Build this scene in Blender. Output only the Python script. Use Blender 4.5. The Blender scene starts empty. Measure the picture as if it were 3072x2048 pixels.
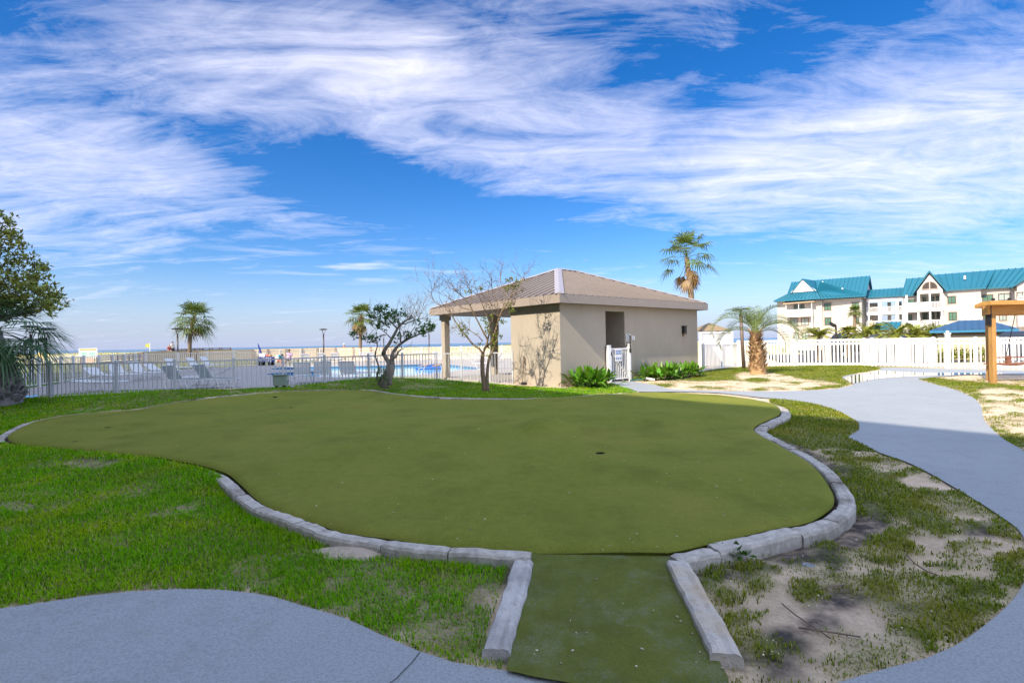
import bpy, bmesh, math, random
import numpy as np
from mathutils import Vector, Matrix
from mathutils.geometry import delaunay_2d_cdt
random.seed(7); rng = np.random.default_rng(11)
sc = bpy.context.scene; COL = sc.collection
PI = math.pi; R_ = math.radians
# ------------------------------------------------------------------ camera model (source photo 3072 x 2048)
F_, H_, ROLL, VH = 1531.0, 1.45, .0185, 3.0
def lev(px, py):
    cx, cy = px-1536, py-1024
    return (cx-ROLL*cy)/F_, (cy+ROLL*cx-VH)/F_
def atz(px, py, z=0.):
    a, b = lev(px, py); Y = (H_-z)/b
    return Vector((a*Y, Y, z))
def aty(px, py, Y):
    a, b = lev(px, py)
    return Vector((a*Y, Y, H_-b*Y))
def xat(px, Y, z=0.):
    b = (H_-z)/Y; v = b*F_+VH; cx = px-1536
    u = (cx-ROLL*v)   # small roll: cy ~ v
    return u/F_*Y
cam = bpy.data.cameras.new('camera'); cam.sensor_width = 36; cam.lens = 36*F_/3072
cam.clip_start = .05; cam.clip_end = 60000
co = bpy.data.objects.new('camera', cam); COL.objects.link(co); sc.camera = co
th = math.atan(ROLL); rt = Vector((math.cos(th), 0, -math.sin(th))); pit = VH/F_
fw = Vector((0, math.cos(pit), math.sin(pit))); up = rt.cross(fw); rt = fw.cross(up)
m = Matrix((rt, up, -fw)).transposed().to_4x4(); m.translation = (0, 0, H_); co.matrix_world = m
# ------------------------------------------------------------------ objects
def prop(o, label=None, cat=None, group=None, kind=None):
    if label: o['label'] = label
    if cat: o['category'] = cat
    if group: o['group'] = group
    if kind: o['kind'] = kind
    return o
def thing(name, label, cat, loc=(0, 0, 0), rz=0., group=None):
    o = bpy.data.objects.new(name, None); o.empty_display_size = .2; COL.objects.link(o)
    o.location = loc; o.rotation_euler = (0, 0, rz)
    return prop(o, label, cat, group)
class MB:
    def __init__(s): s.v = []; s.f = []
    def add(s, vs, fs):
        n = len(s.v); s.v += [tuple(v) for v in vs]; s.f += [tuple(i+n for i in f) for f in fs]; return s
    def box(s, c, d, ax=None, ay=None, az=None):
        c = Vector(c); ax = Vector(ax or (1, 0, 0)); az = Vector(az or (0, 0, 1)); ay = Vector(ay) if ay else az.cross(ax)
        x, y, z = ax*d[0]/2, ay*d[1]/2, az*d[2]/2
        return s.add([c-x-y-z, c+x-y-z, c+x+y-z, c-x+y-z, c-x-y+z, c+x-y+z, c+x+y+z, c-x+y+z],
                     [(0, 3, 2, 1), (4, 5, 6, 7), (0, 1, 5, 4), (1, 2, 6, 5), (2, 3, 7, 6), (3, 0, 4, 7)])
    def bar(s, a, b, w, h=None, upv=(0, 0, 1)):
        a, b = Vector(a), Vector(b); d = b-a; L = d.length; d.normalize(); u = Vector(upv)
        if abs(d.dot(u)) > .98: u = Vector((1, 0, 0))
        y = u.cross(d).normalized(); z = d.cross(y)
        return s.box((a+b)/2, (L, w, h or w), d, y, z)
    def tube(s, pts, rad, n=6, cap=True):
        pts = [Vector(p) for p in pts]; k = len(pts)
        if not hasattr(rad, '__len__'): rad = [rad]*k
        base = len(s.v); px = None
        for i, p in enumerate(pts):
            t = (pts[min(i+1, k-1)]-pts[max(i-1, 0)]).normalized()
            if px is None:
                px = t.orthogonal().normalized()
            else:
                px = (px-t*px.dot(t)); px = px.normalized() if px.length > 1e-6 else t.orthogonal().normalized()
            py = t.cross(px)
            for j in range(n):
                a = 2*PI*j/n; s.v.append(tuple(p+(px*math.cos(a)+py*math.sin(a))*rad[i]))
        for i in range(k-1):
            for j in range(n):
                a = base+i*n+j; b = base+i*n+(j+1) % n
                s.f.append((a, b, b+n, a+n))
        if cap:
            s.f.append(tuple(base+j for j in range(n))[::-1]); s.f.append(tuple(base+(k-1)*n+j for j in range(n)))
        return s
    def prism(s, poly, off):
        n = len(poly); off = Vector(off); P = [Vector(p) for p in poly]
        s.add(P+[p+off for p in P], [tuple(range(n))[::-1], tuple(range(n, 2*n))]+[(i, (i+1) % n, (i+1) % n+n, i+n) for i in range(n)]); return s
    def lathe(s, prof, n=16, c=(0, 0, 0)):
        b = len(s.v); c = Vector(c)
        for r, z in prof:
            for j in range(n):
                a = 2*PI*j/n; s.v.append((c.x+r*math.cos(a), c.y+r*math.sin(a), c.z+z))
        for i in range(len(prof)-1):
            for j in range(n):
                a = b+i*n+j; d = b+i*n+(j+1) % n; s.f.append((a, d, d+n, a+n))
        s.f.append(tuple(range(b, b+n))[::-1]); s.f.append(tuple(range(b+(len(prof)-1)*n, b+len(prof)*n)))
        return s
    def ball(s, c, r, n=10, m=7, sc3=(1, 1, 1)):
        prof = [(max(1e-3, r*math.sin(PI*i/m)), -r*math.cos(PI*i/m)) for i in range(m+1)]
        b = len(s.v); s.lathe(prof, n)
        for i in range(b, len(s.v)):
            v = s.v[i]; s.v[i] = (c[0]+v[0]*sc3[0], c[1]+v[1]*sc3[1], c[2]+v[2]*sc3[2])
        return s
    def build(s, name, mat, parent=None, smooth=False, bevel=0, world=True, recalc=True):
        me = bpy.data.meshes.new(name)
        off = Vector(parent_loc(parent)) if (parent and world) else Vector((0, 0, 0))
        vs = [(v[0]-off.x, v[1]-off.y, v[2]-off.z) for v in s.v] if off.length else s.v
        me.from_pydata(vs, [], s.f); me.validate()
        if recalc:
            bm = bmesh.new(); bm.from_mesh(me); bmesh.ops.recalc_face_normals(bm, faces=bm.faces); bm.to_mesh(me); bm.free()
        if smooth: me.polygons.foreach_set('use_smooth', [True]*len(me.polygons))
        o = bpy.data.objects.new(name, me); COL.objects.link(o); me.materials.append(mat)
        if parent: o.parent = parent
        if bevel:
            b = o.modifiers.new('bevel', 'BEVEL'); b.width = bevel; b.segments = 2; b.limit_method = 'ANGLE'
        return o
def parent_loc(p):
    v = Vector((0, 0, 0))
    while p: v += p.location; p = p.parent
    return v
def copy_tree(o, parent=None):
    c = o.copy(); COL.objects.link(c)
    if parent: c.parent = parent
    for ch in [x for x in o.children]: copy_tree(ch, c)
    return c
def raw(name, V, Fq, mat, smooth=False, attrs=None, parent=None):
    me = bpy.data.meshes.new(name); V = np.asarray(V, np.float32); Fq = np.asarray(Fq, np.int32)
    me.vertices.add(len(V)); me.vertices.foreach_set('co', V.ravel())
    k = Fq.shape[1]; me.loops.add(Fq.size); me.loops.foreach_set('vertex_index', Fq.ravel())
    me.polygons.add(len(Fq)); me.polygons.foreach_set('loop_start', np.arange(0, Fq.size, k, dtype=np.int32))
    me.polygons.foreach_set('loop_total', np.full(len(Fq), k, np.int32))
    if smooth: me.polygons.foreach_set('use_smooth', np.ones(len(Fq), bool))
    for n, a in (attrs or {}).items():
        at = me.attributes.new(n, 'FLOAT', 'POINT'); at.data.foreach_set('value', np.asarray(a, np.float32))
    me.update(); me.validate(); me.materials.append(mat)
    o = bpy.data.objects.new(name, me); COL.objects.link(o)
    if parent: o.parent = parent
    return o
# ------------------------------------------------------------------ materials
class NT:
    def __init__(s, tree): s.t = tree; s.n = tree.nodes; s.l = tree.links
    def __call__(s, typ, **kw):
        n = s.n.new('ShaderNode'+typ)
        for k, v in kw.items():
            if k.startswith('_'): setattr(n, k[1:], v)
            else:
                key = int(k[1:]) if k[0] == 'i' and k[1:].isdigit() else k.replace('__', ' ')
                if hasattr(v, 'is_linked') or isinstance(v, bpy.types.NodeSocket): s.l.new(v, n.inputs[key])
                else: n.inputs[key].default_value = v
        return n
    def math(s, op, a, b=0., clamp=False):
        n = s('Math', _operation=op, _use_clamp=clamp, i0=a, i1=b); return n.outputs[0]
    def mix(s, f, a, b, blend='MIX'):
        n = s.n.new('ShaderNodeMix'); n.data_type = 'RGBA'; n.blend_type = blend
        for i, v in ((0, f), (6, a), (7, b)):
            if isinstance(v, bpy.types.NodeSocket): s.l.new(v, n.inputs[i])
            else: n.inputs[i].default_value = v if i == 0 else (*v[:3], 1)
        return n.outputs[2]
    def ramp(s, f, lo, hi, a=0., b=1.):
        return s('MapRange', i0=f, i1=lo, i2=hi, i3=a, i4=b).outputs[0]
def newmat(name):
    M = bpy.data.materials.new(name); M.use_nodes = True; M.node_tree.nodes.clear(); t = NT(M.node_tree)
    out = t('OutputMaterial'); return M, t, out
def mat(name, c1, c2=None, rough=.6, sc_=8., bump=0., bsc=60., metal=0., spec=.5, big=None, dirt=None, stretch=(1, 1, 1), island=0., transl=0.):
    """principled with two-scale noise variation between c1 and c2"""
    M, t, out = newmat(name); c2 = c2 or tuple(x*.82 for x in c1)
    tc = t('TexCoord').outputs['Object']; mp = t('Mapping', Vector=tc, Scale=stretch).outputs[0]
    n1 = t('TexNoise', Vector=mp, Scale=sc_, Detail=6., Roughness=.65).outputs[0]
    f = t.ramp(n1, .3, .7)
    col = t.mix(f, c1, c2)
    if big:
        n2 = t('TexNoise', Vector=tc, Scale=big[0], Detail=4.).outputs[0]
        col = t.mix(t.ramp(n2, .5, .68, 0, big[2] if len(big) > 2 else 1.), col, big[1])
    if island:
        ri = t('NewGeometry').outputs['Random Per Island']
        hs = t('HueSaturation', Value=t.ramp(ri, 0, 1, 1-island, 1+island), Color=col, Hue=t.ramp(ri, 0, 1, .5-.03*island, .5+.04*island)); col = hs.outputs[0]
    p = t('BsdfPrincipled', Base__Color=col, Roughness=rough, Metallic=metal); p.inputs['Specular IOR Level'].default_value = spec
    if bump:
        nb = t('TexNoise', Vector=mp, Scale=bsc, Detail=5., Roughness=.7).outputs[0]
        b = t('Bump', Height=nb, Strength=bump, Distance=.02); t.l.new(b.outputs[0], p.inputs['Normal'])
    sh = p.outputs[0]
    if transl:
        tr = t('BsdfTranslucent', Color=col); sh = t('MixShader', i0=transl, i1=sh, i2=tr.outputs[0]).outputs[0]
    t.l.new(sh, out.inputs[0]); return M
def siding(name, c1, c2, pitch=.2, vertical=False):
    M, t, out = newmat(name); tc = t('TexCoord').outputs['Object']
    w = t('SeparateXYZ', Vector=tc).outputs[2]
    s = t.math('FRACT', t.math('DIVIDE', w, pitch))
    n = t('TexNoise', Vector=tc, Scale=3., Detail=5.).outputs[0]
    col = t.mix(t.ramp(n, .3, .7), c1, c2)
    p = t('BsdfPrincipled', Base__Color=col, Roughness=.7)
    b = t('Bump', Height=s, Strength=.9, Distance=.03); t.l.new(b.outputs[0], p.inputs['Normal'])
    t.l.new(p.outputs[0], out.inputs[0]); return M
def vnoise(x, y, s=1., seed=0, oct_=4):
    x = np.asarray(x, float)/s; y = np.asarray(y, float)/s; r = 0; a = 1; tot = 0
    for o in range(oct_):
        xi = np.floor(x).astype(np.int64); yi = np.floor(y).astype(np.int64); fx = x-xi; fy = y-yi
        fx = fx*fx*(3-2*fx); fy = fy*fy*(3-2*fy)
        def h(i, j):
            v = np.sin((i*127.1+j*311.7+seed*74.7+o*19.3))*43758.5453; return v-np.floor(v)
        r = r+a*((h(xi, yi)*(1-fx)+h(xi+1, yi)*fx)*(1-fy)+(h(xi, yi+1)*(1-fx)+h(xi+1, yi+1)*fx)*fy); tot += a
        a *= .55; x = x*2.03+5.1; y = y*2.03+3.7
    return r/tot
def sstep(a, b, x):
    t = np.clip((np.asarray(x, float)-a)/(b-a), 0, 1); return t*t*(3-2*t)
def inpoly(x, y, poly):
    x = np.asarray(x); y = np.asarray(y); c = np.zeros(x.shape, bool); n = len(poly)
    for i in range(n):
        x1, y1 = poly[i][:2]; x2, y2 = poly[i-1][:2]
        if y1 == y2: continue
        k = ((y1 > y) != (y2 > y)) & (x < (x2-x1)*(y-y1)/(y2-y1)+x1); c ^= k
    return c
def polydist(x, y, pts, closed=False, want=False):
    x = np.asarray(x, float); y = np.asarray(y, float); best = np.full(x.shape, 1e9); par = np.zeros(x.shape)
    n = len(pts)
    for i in range(n if closed else n-1):
        x1, y1 = pts[i][:2]; x2, y2 = pts[(i+1) % n][:2]; dx, dy = x2-x1, y2-y1; L = dx*dx+dy*dy+1e-12
        t = np.clip(((x-x1)*dx+(y-y1)*dy)/L, 0, 1); d = np.hypot(x-x1-t*dx, y-y1-t*dy)
        k = d < best; best = np.where(k, d, best); par = np.where(k, i+t, par)
    return (best, par) if want else best
# ------------------------------------------------------------------ terrain
FENCE_PX = [(-120, 13.9), (-25, 13.9), (150, 13.9), (349, 13.8), (524, 13.9), (701, 14.5), (849, 15.), (974, 16.), (1106, 16.9), (1207, 17.8), (1310, 18.6), (1384, 18.6), (1470, 18.4), (1538, 17.95)]
FEN = [Vector((xat(p, Y, .6), Y, 0)) for p, Y in FENCE_PX]
fx_ = np.array([p.x for p in FEN]); fy_ = np.array([p.y for p in FEN])
hc_ = np.array([.1, .12, .18, .26, .33, .30, .25, .29, .36, .28, .15, .07, .0, .0])
def gz(x, y):
    x = np.asarray(x, float); y = np.asarray(y, float)
    fy = np.interp(x, fx_, fy_); hc = np.interp(x, fx_, hc_); d = fy-y
    front = hc*sstep(2.7, .15, d)
    w = sstep(.3, -.1, x)
    z = np.where(d > 0, front, front+( -.12-front)*sstep(-.05, -.5, d))*1.
    z = np.where(d > 0, front, z*w+front*(1-w))
    z = z - .65*sstep(26, 33, y)*sstep(3, 8, x)
    z = z + .03*sstep(-.8, -2.5, x)*sstep(9, 6, y)*sstep(1.2, 3.6, y+.0*x)
    return z
def P(px, py, dz=0.):
    a, b = lev(px, py); ys = np.linspace(.8, 60, 3000); f = H_-b*ys-gz(a*ys, ys)-dz
    k = int(np.argmax(f < 0)) if (f < 0).any() else 2999; lo, hi = ys[max(k-1, 0)], ys[k]
    for _ in range(24):
        Y = .5*(lo+hi)
        if H_-b*Y-float(gz(a*Y, Y))-dz < 0: hi = Y
        else: lo = Y
    return Vector((a*Y, Y, float(gz(a*Y, Y))+dz))
def toPx(x, y, z=0.):
    u = F_*x/y; v = F_*(H_-z)/y+VH
    return 1536+u+ROLL*v, 1024+v-ROLL*u
def smooth(pts, step=.08, closed=False):
    pts = [Vector(p) for p in pts]; n = len(pts); out = []
    for i in range(n if closed else n-1):
        if closed: p0, p1, p2, p3 = pts[i-1], pts[i], pts[(i+1) % n], pts[(i+2) % n]
        else: p0, p1, p2, p3 = pts[max(i-1, 0)], pts[i], pts[i+1], pts[min(i+2, n-1)]
        k = max(1, int((p2-p1).length/step))
        for j in range(k):
            t = j/k; out.append(.5*((2*p1)+(p2-p0)*t+(2*p0-5*p1+4*p2-p3)*t*t+(3*p1-p0-3*p2+p3)*t*t*t))
    if not closed: out.append(pts[-1])
    return out
def cdt(poly, extra=(), rings=(), holes=()):
    V = [Vector(p[:2]) for p in poly]; faces = [list(range(len(V)))]; edges = []
    for h in list(rings)+list(holes):
        b = len(V); V += [Vector(p[:2]) for p in h]; edges += [(b+i, b+(i+1) % len(h)) for i in range(len(h))]
    V += [Vector(p) for p in extra]
    r = delaunay_2d_cdt(V, edges, faces, 1, 1e-4)
    vo, fo = np.array([(v.x, v.y) for v in r[0]]), np.array([f for f in r[2] if len(f) == 3])
    if len(holes):
        c = vo[fo].mean(1); k = np.zeros(len(fo), bool)
        for h in holes: k |= inpoly(c[:, 0], c[:, 1], h)
        fo = fo[~k]
    return vo, fo
def sheet(name, poly, mat_, z=None, zoff=0., res=None, holes=(), parent=None):
    P2 = [(p[0], p[1]) for p in poly]; ex = []
    if res:
        A = np.array(P2); lo, hi = A.min(0), A.max(0)
        gx, gy = np.meshgrid(np.arange(lo[0], hi[0], res), np.arange(lo[1], hi[1], res)); gx = gx.ravel(); gy = gy.ravel()
        k = inpoly(gx, gy, P2) & (polydist(gx, gy, P2, True) > res*.3); ex = list(zip(gx[k], gy[k]))
    vo, fo = cdt(P2, ex, holes=holes)
    zz = (gz(vo[:, 0], vo[:, 1]) if z is None else np.full(len(vo), z))+zoff
    a, b, c = vo[fo[:, 0]], vo[fo[:, 1]], vo[fo[:, 2]]
    cr = (b-a)[:, 0]*(c-a)[:, 1]-(b-a)[:, 1]*(c-a)[:, 0]; fo[cr < 0] = fo[cr < 0][:, ::-1]
    return raw(name, np.column_stack([vo, zz]), fo, mat_, True, parent=parent)
# ---- outlines traced from the photo and laid on the ground
KERB_L = [(1594, 1648), (1500, 1644), (1437, 1639), (1350, 1634), (1257, 1627), (1138, 1610), (1050, 1597), (980, 1583), (945, 1568), (853, 1537), (779, 1512), (731, 1481), (705, 1455), (679, 1433), (653, 1416), (600, 1400)]
KERB_H = [(600, 1400), (483, 1376), (379, 1362), (218, 1349), (65, 1335)]
KERB_B = [(65, 1335), (13, 1326), (2, 1311), (22, 1294), (65, 1272), (109, 1261), (174, 1248), (261, 1239), (370, 1230), (418, 1226), (457, 1217), (535, 1204), (631, 1191), (740, 1181), (805, 1177), (871, 1173)]
KERB_N = [(871, 1173), (960, 1169.5), (1024, 1168), (1098, 1169)]
KERB_C = [(1098, 1169), (1131, 1172), (1196, 1182), (1279, 1189), (1370, 1193), (1461, 1195), (1566, 1195), (1675, 1192), (1740, 1187.5), (1827, 1182), (1914, 1178), (2020, 1178), (2133, 1181), (2183, 1185), (2236, 1191), (2278, 1197), (2315, 1208), (2344, 1219), (2356, 1231), (2352, 1243), (2319, 1259), (2290, 1271), (2280, 1282), (2294, 1294), (2331, 1315), (2369, 1335), (2410, 1356), (2451, 1381), (2484, 1406), (2513, 1440), (2534, 1475), (2536, 1508), (2515, 1530), (2479, 1552), (2440, 1567), (2365, 1583), (2246, 1612), (2160, 1629), (2068, 1648), (2020, 1656)]
TEE = [(1599, 1645), (1585, 1746), (1567, 1818), (1536, 1920), (1527, 1960), (1519, 2006), (1600, 2026), (1700, 2043), (1760, 2054), (2000, 2080), (2130, 2082), (2186, 2050), (2182, 2025), (2152, 1970), (2124, 1926), (2100, 1872), (2067, 1804), (2033, 1736), (2012, 1668), (1998, 1648)]
PATH_L = [(-500, 1930), (-200, 1870), (0, 1824), (131, 1805), (261, 1785), (392, 1772), (522, 1765), (600, 1765), (675, 1768), (760, 1777), (827, 1789), (900, 1812), (1036, 1852), (1138, 1899), (1257, 1950), (1359, 1983), (1478, 2004), (1519, 2009)]
PATH_R = [(2190, 2062), (2330, 2065), (2501, 2048), (2580, 2024), (2661, 2001), (2775, 1972), (2866, 1933), (2957, 1869), (3025, 1810), (3068, 1750), (3085, 1690), (3080, 1640), (3055, 1588), (2990, 1540), (2926, 1499), (2802, 1426), (2720, 1385), (2637, 1356), (2588, 1331), (2546, 1311), (2560, 1300), (2577, 1288), (2575, 1268), (2555, 1253), (2513, 1232), (2451, 1212), (2369, 1199), (2307, 1194)]
PATH_U = [(2280, 1192), (2200, 1182), (2133, 1177), (2020, 1174.5), (1925, 1174.5), (1905, 1171), (1880, 1163), (1860, 1157), (1835, 1147), (1838, 1142), (1892, 1142.5), (1925, 1148), (1962, 1154), (2011, 1166), (2054, 1169), (2178, 1172), (2305, 1173), (2433, 1170), (2509, 1165), (2555, 1155), (2560, 1150), (2545, 1143), (2527, 1131), (2540, 1126), (2558, 1123), (2600, 1118), (2630, 1112), (2645, 1107), (2640, 1103.5), (2720, 1103), (2860, 1106), (2950, 1108), (3200, 1114), (3200, 1127), (3072, 1124), (2937, 1122), (2840, 1128), (2780, 1133), (2755, 1137), (2811, 1154), (2858, 1167), (2898, 1182), (2926, 1197), (2943, 1220), (2951, 1257), (2976, 1286), (3009, 1315), (3072, 1352), (3180, 1420), (3300, 1510)]
FRONT = KERB_L+KERB_H[1:]+KERB_B[1:]+KERB_N[1:]+KERB_C[1:]
# ---- green outline: kerb centre line, moved inward
kc = [P(x, y, .09) for x, y in FRONT]
kcs = smooth(kc, .07, False)
gap = [kc[-1].lerp(kc[0], t) for t in np.linspace(0, 1, 24)[1:-1]]
loop = np.array([(p.x, p.y) for p in kcs+gap])
def offset(lp, d):
    t = np.roll(lp, -1, 0)-np.roll(lp, 1, 0); t /= np.linalg.norm(t, axis=1)[:, None]+1e-9
    nrm = np.column_stack([-t[:, 1], t[:, 0]]); A = np.sum(lp[:, 0]*np.roll(lp[:, 1], -1)-np.roll(lp[:, 0], -1)*lp[:, 1])
    q = lp+nrm*d*(1 if A > 0 else -1); dd = polydist(q[:, 0], q[:, 1], lp, True)
    return q[dd > abs(d)*.93]
def mat_h(x, y):
    x = np.asarray(x, float); y = np.asarray(y, float); z = gz(x, y)+.10
    z = z+.11*(vnoise(x, y, 2.0, 3, 3)-.5)
    for px, py, rx, ry, a in ((1640, 1287, .37, .40, .14), (700, 1216, 1.2, .4, .03), (870, 1192, 1.1, .4, .015), (560, 1250, 1.0, .35, .03), (1350, 1260, 1.4, .6, .04), (1950, 1260, 1.3, .6, .04), (1150, 1330, .9, .5, .03), (1100, 1210, 1.2, .4, .02)):
        c = MC[(px, py)]; q = ((x-c.x)/rx)**2+((y-c.y)/ry)**2; z = z+a*np.exp(-(q**2 if px == 1640 else q))
    return z
MC = {}
for k in ((1640, 1287), (700, 1216), (870, 1192), (560, 1250), (1350, 1260), (1950, 1260), (1150, 1330), (1100, 1210)): MC[k] = P(*k, .1)
def turf_mat(name, c1, c2, wear, wsc, wamt, white=0.):
    M, t, out = newmat(name); tc = t('TexCoord').outputs['Object']; N = lambda s, d=5., r=.6: t('TexNoise', Vector=tc, Scale=s, Detail=d, Roughness=r).outputs[0]
    fine, mid, big, big2 = N(120., 4., .7), N(9., 6., .7), N(wsc, 6., .65), N(wsc*2.1+.3, 5., .6)
    c = t.mix(t.ramp(mid, .3, .7), c1, c2); c = t.mix(t.ramp(big, .45, .7, 0, wamt), c, wear)
    c = t.mix(t.ramp(big2, .5, .72, 0, .5), c, tuple(x*.62 for x in c2)); c = t.mix(t.ramp(fine, .3, .7, .0, .6), c, tuple(x*.38 for x in c2))
    if white: c = t.mix(t.ramp(t.math('MULTIPLY', N(3.3, 8., .75), t.ramp(fine, .3, .6, .6, 1.15)), .5, .62, 0, white), c, (.42, .44, .40))
    p = t('BsdfPrincipled', Base__Color=c, Roughness=.95); p.inputs['Specular IOR Level'].default_value = .12; p.inputs['Specular IOR Level'].default_value = .05
    b = t('Bump', Height=t.math('ADD', fine, t.math('MULTIPLY', mid, .8)), Strength=.9, Distance=.012); t.l.new(b.outputs[0], p.inputs['Normal']); t.l.new(p.outputs[0], out.inputs[0]); return M
M_turf = turf_mat('putting turf', (.245, .272, .05), (.185, .210, .036), (.295, .275, .06), .5, .85)
def build_green():
    root = thing('putting_green', 'dark green artificial turf putting green with gentle humps, edged by a cracked concrete kerb', 'putting green', (1.0, 8., 0))
    base = offset(loop, .085); rings = [offset(loop, d) for d in (.10, .125, .16, .22)]
    lo, hi = base.min(0), base.max(0); res = .13
    gx, gy = np.meshgrid(np.arange(lo[0], hi[0], res), np.arange(lo[1], hi[1], res)); gx = gx.ravel()+rng.uniform(-.02, .02, gx.size); gy = gy.ravel()+rng.uniform(-.02, .02, gy.size)
    k = inpoly(gx, gy, base) & (polydist(gx, gy, base, True) > .2)
    cups = [P(px, py, .1) for px, py in ((1800, 1354), (1977, 1197.5), (826, 1192), (872, 1220), (323, 1281), (224, 1321))]
    circ = []
    for c in cups:
        k &= np.hypot(gx-c.x, gy-c.y) > .13
        for r in (.056, .09):
            circ.append([(c.x+r*math.cos(a), c.y+r*math.sin(a)) for a in np.linspace(0, 2*PI, 20)[:-1]])
    ex = list(zip(gx[k], gy[k])) + [tuple(q) for r in rings for q in r]
    vo, fo = cdt([tuple(p) for p in base], ex, rings=circ[1::2], holes=circ[0::2])
    d = polydist(vo[:, 0], vo[:, 1], base, True)
    z = mat_h(vo[:, 0], vo[:, 1]) + np.interp(d, [0, .012, .035, .075, .135], [-.040, -.026, -.012, -.003, 0])
    for c in cups:
        rr = np.hypot(vo[:, 0]-c.x, vo[:, 1]-c.y); z -= np.interp(rr, [.056, .09], [.008, 0])
    a, b, c3 = vo[fo[:, 0]], vo[fo[:, 1]], vo[fo[:, 2]]
    cr = (b-a)[:, 0]*(c3-a)[:, 1]-(b-a)[:, 1]*(c3-a)[:, 0]; fo[cr < 0] = fo[cr < 0][:, ::-1]
    V = np.column_stack([vo, z])-np.array([1., 8., 0]); raw('turf', V, fo, M_turf, True, parent=root)
    nb_ = len(base); t_ = np.roll(base, -1, 0)-np.roll(base, 1, 0); t_ /= np.linalg.norm(t_, axis=1)[:, None]+1e-9; nr_ = np.column_stack([-t_[:, 1], t_[:, 0]])
    if np.sum(base[:, 0]*np.roll(base[:, 1], -1)-np.roll(base[:, 0], -1)*base[:, 1]) < 0: nr_ = -nr_
    zb_ = mat_h(base[:, 0], base[:, 1])-.039; lo_ = base+nr_*.055; i_ = np.arange(nb_); j_ = (i_+1) % nb_
    V2 = np.concatenate([np.column_stack([base, zb_]), np.column_stack([lo_, zb_-.085])])-np.array([1., 8., 0])
    raw('turf_edge', V2, np.column_stack([i_, i_+nb_, j_+nb_, j_]), M_turf, False, parent=root)
    mc = mat('cup liner', (.02, .02, .018), rough=.6)
    for c in cups:
        b = MB(); zt = float(mat_h(c.x, c.y))-.012; n = 19
        for z0 in (zt, zt-.1):
            b.v += [(c.x+.056*math.cos(t), c.y+.056*math.sin(t), z0) for t in np.linspace(0, 2*PI, n+1)[:-1]]
        b.f += [(i, (i+1) % n, (i+1) % n+n, i+n) for i in range(n)]+[tuple(range(n, 2*n))]
        b.build('cup', mc, root, recalc=False)
build_green()
# ---- tee strip
M_tee = turf_mat('tee turf', (.175, .20, .044), (.14, .165, .035), (.10, .115, .03), 1.1, .6, .17)
tee_w = smooth([P(x, y, .03) for x, y in TEE], .1, True)
tee = sheet('turf_strip', tee_w, M_tee, zoff=.03, res=.1)
prop(tee, 'straight worn strip of green artificial turf leading onto the putting green between two short kerbs', 'turf strip')
# ---- kerbs
def concrete_mat(name, c1, c2, stain, sc_=14., bump=.7):
    M, t, out = newmat(name); tc = t('TexCoord').outputs['Object']
    n1 = t('TexNoise', Vector=tc, Scale=sc_, Detail=9., Roughness=.72).outputs[0]
    n2 = t('TexNoise', Vector=tc, Scale=2.6, Detail=6., Roughness=.6).outputs[0]
    n3 = t('TexNoise', Vector=tc, Scale=90., Detail=3.).outputs[0]
    c = t.mix(t.ramp(n1, .35, .68), c1, c2); c = t.mix(t.ramp(n2, .46, .7, 0, .85), c, stain)
    c = t.mix(t.ramp(n3, .58, .75, 0, .5), c, tuple(x*.45 for x in c2))
    p = t('BsdfPrincipled', Base__Color=c, Roughness=.9); p.inputs['Specular IOR Level'].default_value = .25
    b = t('Bump', Height=t.math('ADD', t.math('MULTIPLY', n1, .6), t.math('MULTIPLY', n3, .4)), Strength=bump, Distance=.012)
    t.l.new(b.outputs[0], p.inputs['Normal']); t.l.new(p.outputs[0], out.inputs[0]); return M
M_kerb = concrete_mat('kerb concrete', (.52, .48, .43), (.29, .27, .24), (.13, .105, .08), 13., .9)
M_kerb2 = concrete_mat('kerb concrete stained', (.52, .49, .45), (.38, .36, .33), (.42, .29, .15), 12., .9)
M_kerb3 = concrete_mat('kerb concrete grooved', (.52, .49, .46), (.35, .335, .32), (.19, .185, .18), 10., .9)
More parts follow.
